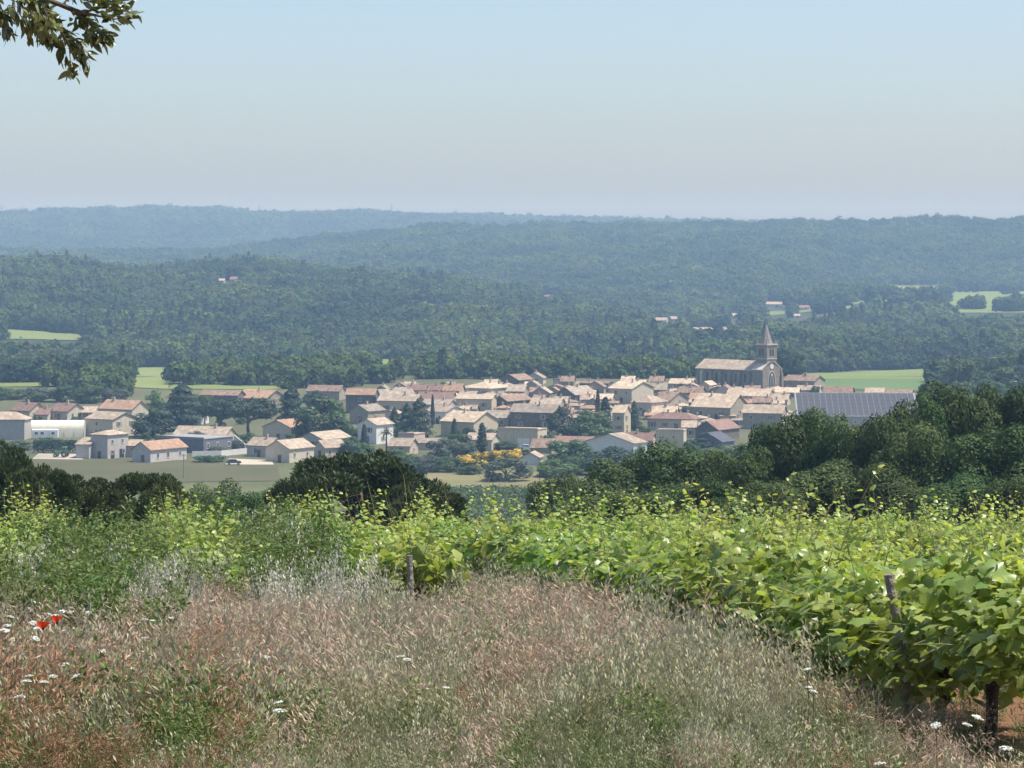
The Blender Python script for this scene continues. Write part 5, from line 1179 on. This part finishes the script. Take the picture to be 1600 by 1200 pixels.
# ------------------------------------------------------------------ meadow on the bank
def grassmat(name, c1, c2, trans=0.3): return leafmat(name, c1, c2, trans, 0.6, 0.2, spec=0.25, hue=0.012)
BROME = grassmat('brome', (0.13, 0.10, 0.048), (0.64, 0.475, 0.355)); OAT = grassmat('oat', (0.17, 0.20, 0.08), (0.70, 0.63, 0.45)); GREEN = grassmat('green_grass', (0.085, 0.135, 0.035), (0.16, 0.20, 0.065))  # brome's dark stem tone paints in the shade between its bright heads
RUST = grassmat('rust_grass', (0.15, 0.08, 0.04), (0.44, 0.25, 0.15)); WEED = leafmat('weed_leaf', (0.075, 0.13, 0.028), (0.19, 0.25, 0.065), 0.38, 0.5)
SILVER = grassmat('silver_oat', (0.30, 0.29, 0.18), (0.72, 0.68, 0.56)); SAGE = grassmat('sage_grass', (0.11, 0.145, 0.05), (0.44, 0.43, 0.245))
def tuft(name, m, n, rad, h, arch_, nspk, spk, spw, w=0.0042, seed=0, headfrac=0.4, droop=0.7, leafy=10, stem_t=0.15, head_t=0.9, spread=0.25):
    """a clump of N stems with hanging spikelets, plus leaf blades at the base"""
    r = np.random.default_rng(seed); V, F4, T = [], [], []; b = 0
    def ribbon(pts, ws, t0, t1):
        nonlocal b
        d = pts[-1] - pts[0]; sd = np.cross(d, r.normal(size=3)); sd /= np.linalg.norm(sd) + 1e-9
        k = len(pts)
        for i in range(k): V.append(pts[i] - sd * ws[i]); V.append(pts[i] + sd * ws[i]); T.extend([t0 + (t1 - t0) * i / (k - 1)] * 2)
        for i in range(k - 1): F4.append((b + 2*i, b + 2*i + 1, b + 2*i + 3, b + 2*i + 2))
        b += 2 * k
    for i in range(n):
        a = r.uniform(0, 6.28); q = rad * math.sqrt(r.uniform()); p0 = np.array([q * math.cos(a), q * math.sin(a), -0.03])
        H_ = h * r.uniform(0.65, 1.15); a2 = a * 0 + r.normal(0.0, 1.0); ln = arch_ * H_ * r.uniform(0.2, 1.3); d = np.array([math.cos(a2), math.sin(a2), 0])
        t = np.linspace(0, 1, 5); pts = [p0 + np.array([0, 0, 1]) * H_ * (tt - 0.25 * arch_ * tt ** 3) + d * ln * tt ** 2 for tt in t]
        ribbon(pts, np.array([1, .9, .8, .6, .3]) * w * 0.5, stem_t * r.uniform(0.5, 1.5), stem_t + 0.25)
        hd = d * 0.45 + np.array([0.35, 0.1, -droop]) + r.normal(size=3) * 0.15
        for s in range(nspk):
            f = 1 - headfrac * r.uniform(0, 1); j = min(3, int(f * 4)); pp = pts[j] + (pts[j+1] - pts[j]) * (f * 4 - j)
            o_ = r.normal(size=3) * 0.022; o_[2] *= 0.6; pp = pp + o_
            dr = hd + r.normal(size=3) * spread; dr /= np.linalg.norm(dr)
            sd = np.cross(dr, r.normal(size=3)); sd /= np.linalg.norm(sd) + 1e-9; L = spk * r.uniform(0.6, 1.25)
            V.extend([pp, pp + dr * L * 0.4 + sd * spw, pp + dr * L, pp + dr * L * 0.4 - sd * spw]); F4.append((b, b+1, b+2, b+3)); b += 4; T.extend([head_t * r.uniform(0.6, 1.1)] * 4)
    for i in range(leafy):
        a = r.uniform(0, 6.28); L = h * r.uniform(0.35, 0.75); d = np.array([math.cos(a), math.sin(a), 0]); q = rad * r.uniform(0, 1); p0 = np.array([q * math.cos(a+1), q * math.sin(a+1), -0.02])
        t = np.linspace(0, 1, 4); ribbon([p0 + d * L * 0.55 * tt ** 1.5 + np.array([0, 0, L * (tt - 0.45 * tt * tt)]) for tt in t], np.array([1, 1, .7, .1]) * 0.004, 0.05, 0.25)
    return mesh(name, V, [np.array(F4)], [m], {'tint': ('FLOAT', np.clip(T, 0, 1))})
def weed(seed, h, rad, n, m, ls):
    r = np.random.default_rng(seed); mb = MB(); P = []; 
    for k in range(7):
        a = r.uniform(0, 6.28); e = np.array([rad * math.cos(a) * r.uniform(.3, 1), rad * math.sin(a) * r.uniform(.3, 1), h * r.uniform(.6, 1.1)]); b_ = np.array([e[0] * .2, e[1] * .2, -.03])
        for q in r.uniform(0.12, 1, n // 7): P.append(b_ + (e - b_) * q + np.array([0, 0, .06 * math.sin(q * 3)]) + r.normal(size=3) * 0.035)
    P = np.array(P); V, F = rhombs(P, r.normal(size=(len(P), 3)) + np.array([0, 0, 1.0]), ls * r.uniform(0.5, 1.4, len(P)), 0.42, fold=0.06)
    return mesh('weed', V, [F], [m], {'tint': ('FLOAT', np.repeat(r.uniform(0, 1, len(P)), 4))})
GP = {
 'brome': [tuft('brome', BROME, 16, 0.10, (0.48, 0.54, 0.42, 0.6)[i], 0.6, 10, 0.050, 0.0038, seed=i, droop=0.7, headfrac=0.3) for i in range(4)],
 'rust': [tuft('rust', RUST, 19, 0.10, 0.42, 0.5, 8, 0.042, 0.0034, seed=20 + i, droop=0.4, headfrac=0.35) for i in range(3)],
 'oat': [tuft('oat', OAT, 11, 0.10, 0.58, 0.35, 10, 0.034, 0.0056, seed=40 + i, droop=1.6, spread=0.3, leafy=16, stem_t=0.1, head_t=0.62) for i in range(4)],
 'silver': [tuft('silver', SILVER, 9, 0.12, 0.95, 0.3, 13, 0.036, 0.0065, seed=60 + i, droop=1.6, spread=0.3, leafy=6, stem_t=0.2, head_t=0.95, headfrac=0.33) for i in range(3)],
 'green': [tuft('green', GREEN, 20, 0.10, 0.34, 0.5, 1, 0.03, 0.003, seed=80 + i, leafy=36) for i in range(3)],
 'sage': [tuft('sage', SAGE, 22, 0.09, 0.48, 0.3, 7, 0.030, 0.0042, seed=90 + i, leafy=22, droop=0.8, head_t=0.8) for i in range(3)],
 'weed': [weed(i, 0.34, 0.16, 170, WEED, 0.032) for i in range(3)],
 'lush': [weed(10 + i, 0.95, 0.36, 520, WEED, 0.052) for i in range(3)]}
def meadow():
    n = 34000; y = np.sqrt(rng.uniform(12.5**2, 60**2, n)) ; y = 12.5 + (y - 12.5) * 1.0
    x = rng.uniform(-0.2, 0.2, n) * (y + 2)
    s0 = (np.stack([x, y], 1) - P0) @ NRM      # distance from the front row, negative = meadow side
    px = 800 + FPX * x / y; py = HZ + FPX * (1.7 + 0.086 * y - 0.35) / y      # where the heads show
    yl = np.interp(px, [-100, 300, 640, 900, 1080, 1240, 1420, 1560, 1700], [44, 37, 33.5, 30.5, 27.0, 23.2, 20.6, 18.6, 17.6])     # upper edge of the bank
    a = vnoise(x * 0.9, y * 0.45, 61); b = vnoise(x * 1.7, y * 0.8, 71); c = vnoise(x * 3.5, y * 1.6, 81)
    kind = np.full(n, -1); keys = ['brome', 'rust', 'oat', 'silver', 'green', 'sage', 'weed', 'lush']
    K = {k: i for i, k in enumerate(keys)}; u = rng.uniform(0, 1, n); bank = y < yl
    # general mixture
    kind[bank] = K['brome']
    kind[bank & (a > 0.5) & (u < 0.85)] = K['rust']
    left = bank & (px < 420)
    kind[left & (py > 985) & (u < 0.62)] = K['rust']; kind[bank & (py < 1000) & (u < 0.8)] = K['brome']
    cen = np.exp(-((px - 610) / 95) ** 2 - ((py - 1080) / 120) ** 2); rgt = np.exp(-((px - 1060) / 230) ** 2 - ((py - 1110) / 85) ** 2) + np.exp(-((px - 1180) / 80) ** 2 - ((py - 1050) / 50) ** 2)
    kind[bank & (u < 0.9 * cen + 0.1 * b)] = K['sage']; kind[bank & (u < 0.85 * rgt + 0.1 * b) & (c > 0.25)] = K['sage']
    kind[bank & (rng.uniform(0, 1, n) < 0.14 + 0.3 * cen + 0.35 * rgt)] = K['oat']
    kind[bank & (rng.uniform(0, 1, n) < 0.22 + 0.10 * (y > 31))] = K['green']
    low = bank & (py > 1090); kind[low & (u > 0.4) & (b > 0.33)] = K['green']; kind[bank & (u > 0.9) & (b > 0.5)] = K['green']
    kind[bank & (c > 0.80) & (u > 0.5)] = K['weed']
    kind[low & (a < 0.5) & (px < 520) & (u > 0.55)] = K['weed']; kind[low & (px > 1240) & (u > 0.3)] = K['green']
    # lush weeds at the upper left, silver oats along the upper edge
    lush = (px < 300) & (y > 25.5) & (y < 44) & (s0 < -1); edge = np.clip((300 + 90 * (b - 0.5) - px) / 120, 0, 1); kind[lush & (u < 0.12 + 0.36 * edge)] = K['lush']; kind[lush & (u >= 0.48) & (u < 0.62)] = K['oat']; kind[lush & (u >= 0.62) & (u < 0.85)] = K['green']; kind[lush & (u >= 0.97)] = K['silver']
    half = lush & (y < 29); kind[half & (rng.uniform(0, 1, n) < 0.45)] = K['brome']
    sil = (((px > 150) & (px < 340) & (y > 27) & (y < 34)) | ((px > 400) & (px < 620) & (y > 28) & (y < 33))) & (rng.uniform(0, 1, n) < 0.2 * (c > 0.45)); kind[sil] = K['silver']
    gap = (px > 300) & (px < 520) & (y > 32.5) & (y < 56) & (s0 < -0.5); g2 = rng.uniform(0, 1, n); kind[gap & (g2 < 0.32)] = K['lush']; kind[gap & (g2 > 0.95)] = K['silver']
    # grass between the vine rows
    inter = (kind < 0) & (y < 56) & (u < 0.10); kind[inter] = np.where(b[inter] > 0.5, K['green'], K['weed'])
    under = (kind < 0) & (s0 < 0.7) & (y < 40) & (u < np.where(px > 1440, 0.25, 0.8)); kind[under] = np.where(c[under] > 0.6, K['oat'], np.where(c[under] > 0.35, K['weed'], K['green']))
    dens = np.where(y < 30, 1.0, 0.55); dens = np.where((py > 1150) & (px < 330), 0.5, dens)
    keep = (kind >= 0) & (rng.uniform(0, 1, n) < dens)
    x, y, kind = x[keep], y[keep], kind[keep]; z = H(x, y)
    stk = (np.abs(px[keep] - 650) < 45) & (y > 27) & (y < 33.5)
    sc = rng.uniform(0.75, 1.3, len(x)) * (0.75 + 0.75 * vnoise(x * 1.2, y * 0.7, 91)) * np.where(y < 17.8, 0.62, 1.0) * np.where((s0[keep] > -1.2) & (y < 32), 0.55, 1.0) * np.where(kind == K['lush'], np.where(y > 34, 0.86, 0.72), 1.0) * np.where(kind == K['silver'], 0.85, 1.0) * np.where(stk, 0.78, 1.0)
    LBL = {'brome': ('brome_grass', 'dry pinkish tan drooping grass covering the bank'), 'rust': ('rust_grass', 'short rusty brown dry grass patches on the bank'), 'oat': ('oat_grass', 'pale green wild oats mixed into the meadow'),
           'silver': ('silver_oat_grass', 'tall silvery oat heads standing before the left vines'), 'green': ('green_grass', 'short fresh green grass low on the bank'), 'sage': ('sage_grass', 'grey-green grass patches in the middle of the bank'),
           'weed': ('weeds', 'small leafy green weeds scattered in the meadow'), 'lush': ('lush_weeds', 'tall lush green weeds at the upper left of the bank')}
    for k, i in K.items():
        w = kind == i; nn = int(w.sum()); print(k, nn)
        if not nn: continue
        rot = z_rot(nn); rot[:, :2] = rng.normal(0, 0.10, (nn, 2))
        s = sc[w][:, None] * np.ones((1, 3)); s[:, 2] *= rng.uniform(0.85, 1.15, nn)
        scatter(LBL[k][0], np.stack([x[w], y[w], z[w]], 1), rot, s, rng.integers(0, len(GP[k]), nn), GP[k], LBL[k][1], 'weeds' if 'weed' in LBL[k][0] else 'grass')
meadow()

# ------------------------------------------------------------------ flowers
STEM = leafmat('flower_stem', (0.10, 0.15, 0.05), (0.14, 0.18, 0.06), 0.1, 0.6); UMBEL = leafmat('umbel_white', (0.72, 0.74, 0.66), (0.85, 0.86, 0.82), 0.3, 0.6, rnd=0.05, hue=0.0)
POPPY = leafmat('poppy_petal', (0.75, 0.045, 0.012), (0.85, 0.09, 0.02), 0.4, 0.5, rnd=0.05, hue=0.0)
def umbel(seed):
    r = np.random.default_rng(seed); n = 70; a = r.uniform(0, 6.28, n); q = 0.036 * np.sqrt(r.uniform(0, 1, n)); P = np.stack([q*np.cos(a), q*np.sin(a), 0.010 * (1 - (q / 0.036) ** 2) + r.normal(0, .002, n)], 1)
    V, F = rhombs(P, np.tile([[0, 0, 1.0]], (n, 1)) + 0.4 * r.normal(size=(n, 3)), 0.013, 0.9)
    return mesh('umbel', V, [F], [UMBEL], {'tint': ('FLOAT', np.repeat(r.uniform(0, 1, n), 4))})
UM = [umbel(i) for i in range(4)]
def stem_mesh(h, seed, rays=True):
    r = np.random.default_rng(seed); mb = MB(); t = np.linspace(0, 1, 5); k = r.normal(0, 0.05, 2)
    mb.tube([(k[0] * (1 - a) * a * 2, k[1] * (1 - a) * a * 2, -0.05 + (h + 0.03) * a) for a in t], 0.0028, 4)
    if rays:
        for i in range(8): a = i * 0.785; mb.tube([(0, 0, h - 0.03), (0.028 * math.cos(a), 0.028 * math.sin(a), h + 0.003)], 0.0012, 3)
    return mb.mesh('stem', [STEM], tint=True)
SM = {h: [stem_mesh(h, i) for i in range(3)] for h in (0.45, 0.58, 0.7)}
FLOW = [(52, 942), (44, 950), (17, 965), (73, 960), (85, 962), (110, 958), (98, 957), (138, 958), (52, 974), (60, 981), (12, 978), (8, 985), (56, 998), (22, 1000), (18, 1008), (9, 1015), (100, 985), (225, 968), (238, 970), (267, 965),
        (158, 1017), (225, 998), (100, 1037), (45, 1057), (40, 1065), (83, 1057), (68, 1067), (119, 1057), (205, 1045), (370, 1013), (435, 1099), (437, 1112), (625, 1029), (636, 1033), (697, 1078), (418, 1029), (1261, 1049), (1264, 1077), (1271, 1083), (1511, 1136), (1463, 1137), (1375, 1192), (1572, 1172), (1528, 1124), (30, 1090), (330, 940)]
def flower_spot(px, py, h):
    D = (1.7 - h) / max(0.02, (py - HZ) / FPX - 0.086); return (px - 800) / FPX * D, D
cnt = {}
for i, (px, py) in enumerate(sorted(FLOW)):
    h = 0.7 if py < 1000 else 0.58 if py < 1070 else 0.45; x, y = flower_spot(px, py, h)
    where = ('white umbel flower in the thick cluster around the two poppies' if px < 170 and py < 1020 else 'white umbel flower in the brown grass below the poppies' if px < 170 else
             'lone white umbel flower in the open meadow' if px < 900 else 'white umbel flower at the foot of the front vine row')
    cnt[where] = cnt.get(where, 0) + 1; base_lb = where; where += ', %s from the left' % nth(cnt[where])
    o = thing('umbel_flower', where, 'flower', (x, y, float(H(x, y))), random.uniform(0, 6.28), 'white umbel flowers ' + ('around the poppies' if where.startswith('white umbel flower in the thick') else 'below the poppies' if 'below' in where else 'in the open meadow' if 'open' in where else 'by the vines'))
    obj('stem', random.choice(SM[h]), o); obj('umbel', random.choice(UM), o, (0, 0, h), (random.gauss(0, .2), random.gauss(0, .2), 0), (random.uniform(.7, 1.05),) * 3)
def poppy(px, py, label):
    h = 0.74; x, y = flower_spot(px, py, h); o = thing('poppy', label, 'flower', (x, y, float(H(x, y))), 0.3, 'red poppies')
    obj('stem', stem_mesh(h, 5, False), o)
    for k in range(4):
        V, F = [], []; a0 = k * math.pi / 2 + 0.2
        for i in range(5):
            for j in range(5):
                u, v = i / 4, (j / 4 - 0.5) * 1.9; rr = 0.042 * u * (1 + 0.08 * math.sin(j * 2.5)); a = a0 + v * 0.85
                V.append((rr * math.cos(a), rr * math.sin(a), 0.012 + 0.040 * u * u + 0.004 * math.sin(j * 3) * u - (0.006 if k % 2 else 0)))
        F = [(i*5 + j, i*5 + j + 1, i*5 + j + 6, i*5 + j + 5) for i in range(4) for j in range(4)]
        obj('petal', mesh('petal', V, F, [POPPY], {'tint': ('FLOAT', np.full(25, 0.3 + 0.15 * k))}, smooth=True), o, (0, 0, h), (-0.5, 0.1, 0))
    b = MB(); b.tube([(0, 0, h), (0, -0.005, h + 0.02)], [0.008, 0.010], 8); b.obj('seed_head', GLASS, o)
poppy(67, 984, 'red poppy, lower left of the two'); poppy(89, 974, 'red poppy, upper right of the two')

# ------------------------------------------------------------------ overhanging tree at the upper left
def overhang():
    D = 10.0; at = lambda px, py, d=0.0: np.array([(px - 800) / FPX * (D + d), D + d, (HZ - py) / FPX * (D + d)])
    bx, by = -4.6, 10.5; z0 = float(H(bx, by)); o = thing('holm_oak', 'overhanging tree branch with narrow leaves at the upper left corner', 'tree', (bx, by, z0), 0)
    off = np.array([bx, by, z0]); r = np.random.default_rng(4)
    t = MB(); t.tube([(0, 0, -0.3), (0.1, 0, 1.5), (0.25, -0.1, 3.0), (0.3, -0.1, 4.4), (0.2, 0, 6.0)], [0.26, 0.22, 0.19, 0.15, 0.08], 10); t.obj('trunk', BARK, o)
    b = MB(); main = [np.array([0.28, -0.1, 3.6]) + off, at(-260, -120), at(-120, -75), at(-20, -35), at(60, -5), at(130, 20), at(180, 30)]
    main = [p - off for p in main]; b.tube(main, [0.09, 0.05, 0.03, 0.018, 0.011, 0.006, 0.003], 6)
    lm = leafmat('holm_leaf', (0.05, 0.085, 0.026), (0.19, 0.22, 0.07), 0.28, 0.35, rnd=0.3, spec=0.5)
    out = [(0, 0), (0.16, 0.25), (0.20, 0.5), (0.13, 0.78), (0, 1.05), (-0.13, 0.78), (-0.20, 0.5), (-0.16, 0.25)]
    lms = []
    for k in range(4): lms.append(mesh('leaf', [(x, y, 0.5 * abs(x) - 0.10 * y * y * (k % 3)) for x, y in out] + [(0, 0.5, -0.02 - 0.1 * 0.25 * (k % 3))], np.array([(i, (i + 1) % 8, 8) for i in range(8)]), [lm], {'tint': ('FLOAT', np.full(9, (0.05, 0.35, 0.65, 0.95)[k]))}))
    twigs = [((60, -5), (108, 70), (112, 122)), ((70, 0), (112, 72), (138, 100)), ((-80, -60), (-20, 10), (5, 30)), ((30, -15), (50, 30), (72, 62)), ((60, -5), (100, 50), (125, 75)), ((20, -20), (30, 20), (50, 55)), ((90, 8), (150, 40), (165, 62)), ((130, 20), (180, 30), (207, 22)), ((100, 5), (130, 30), (140, 60)), ((-20, -35), (5, 20), (14, 50)), ((-60, -50), (-30, 0), (-10, 40)), ((60, -5), (70, 40), (85, 72)),
             ((130, 20), (160, 5), (196, 4)), ((20, -20), (60, 10), (80, 40)), ((0, -30), (45, 0), (75, 20)), ((100, 5), (120, -20), (170, -30)), ((40, -10), (110, -10), (160, 12))]
    EX = []
    for tw in twigs:
        P = [at(px, py, r.normal(0, 0.12)) - off for px, py in tw]; P[0] = at(*tw[0]) - off
        b.tube([P[0], (P[0] + P[1]) / 2 + r.normal(size=3) * 0.01, P[1], P[2]], [0.004, 0.003, 0.0022, 0.001], 5)
        for i in range(46):
            q = r.uniform(0.15, 1.0) ** 0.8; p = P[0] + (P[1] - P[0]) * min(1, q * 2) if q < 0.5 else P[1] + (P[2] - P[1]) * (q * 2 - 1)
            p = p + r.normal(size=3) * 0.012; d = unit(P[2] - P[0]) + r.normal(size=3) * 0.65 + np.array([0, 0, -0.15])
            if i >= 16: EX.append((p, r.uniform(0.03, 0.052), d, r.normal(size=3) + np.array([0.3, -0.4, 0.8]))); continue
            place_leaf(o, p, r.uniform(0.034, 0.058), d, r.normal(size=3) + np.array([0.3, -0.4, 0.8]), lms[r.integers(4)])
    b.obj('branch', BARK, o)
    bv = np.array([(x, y, 0.5 * abs(x)) for x, y in out]); Vs, Fs = [], []
    for k, (p, s, d, nn) in enumerate(EX):
        y_ = unit(d); z_ = unit(nn - (nn @ y_) * y_); x_ = np.cross(y_, z_); Vs.append(p + s * (bv[:, :1] * x_ + bv[:, 1:2] * y_ + bv[:, 2:] * z_)); Fs.append(np.arange(8) + 8 * k)
    obj('foliage', mesh('foliage', np.concatenate(Vs), [np.array(Fs)], [lm], {'tint': ('FLOAT', np.repeat(r.uniform(0, 1, len(EX)), 8))}), o)['kind'] = 'stuff'
overhang()

# ------------------------------------------------------------------ haze
hb = MB(); hb.box(-3300, 3300, -120, 9000, -95, 115)
hm = bpy.data.materials.new('haze'); hm.use_nodes = True; hn, hl = nt(hm); hn.remove(hn['Principled BSDF'])
pv = hn.new('ShaderNodeVolumePrincipled'); pv.inputs['Color'].default_value = (0.41, 0.66, 0.98, 1); pv.inputs['Density'].default_value = 1.6e-4; pv.inputs['Anisotropy'].default_value = 0.0
pv.inputs['Absorption Color'].default_value = (1, 1, 1, 1)
hl.new(pv.outputs[0], hn['Material Output'].inputs['Volume'])
ho = hb.obj('haze', hm); tag(ho, 'pale blue summer haze filling the valley air', 'haze', kind='stuff')
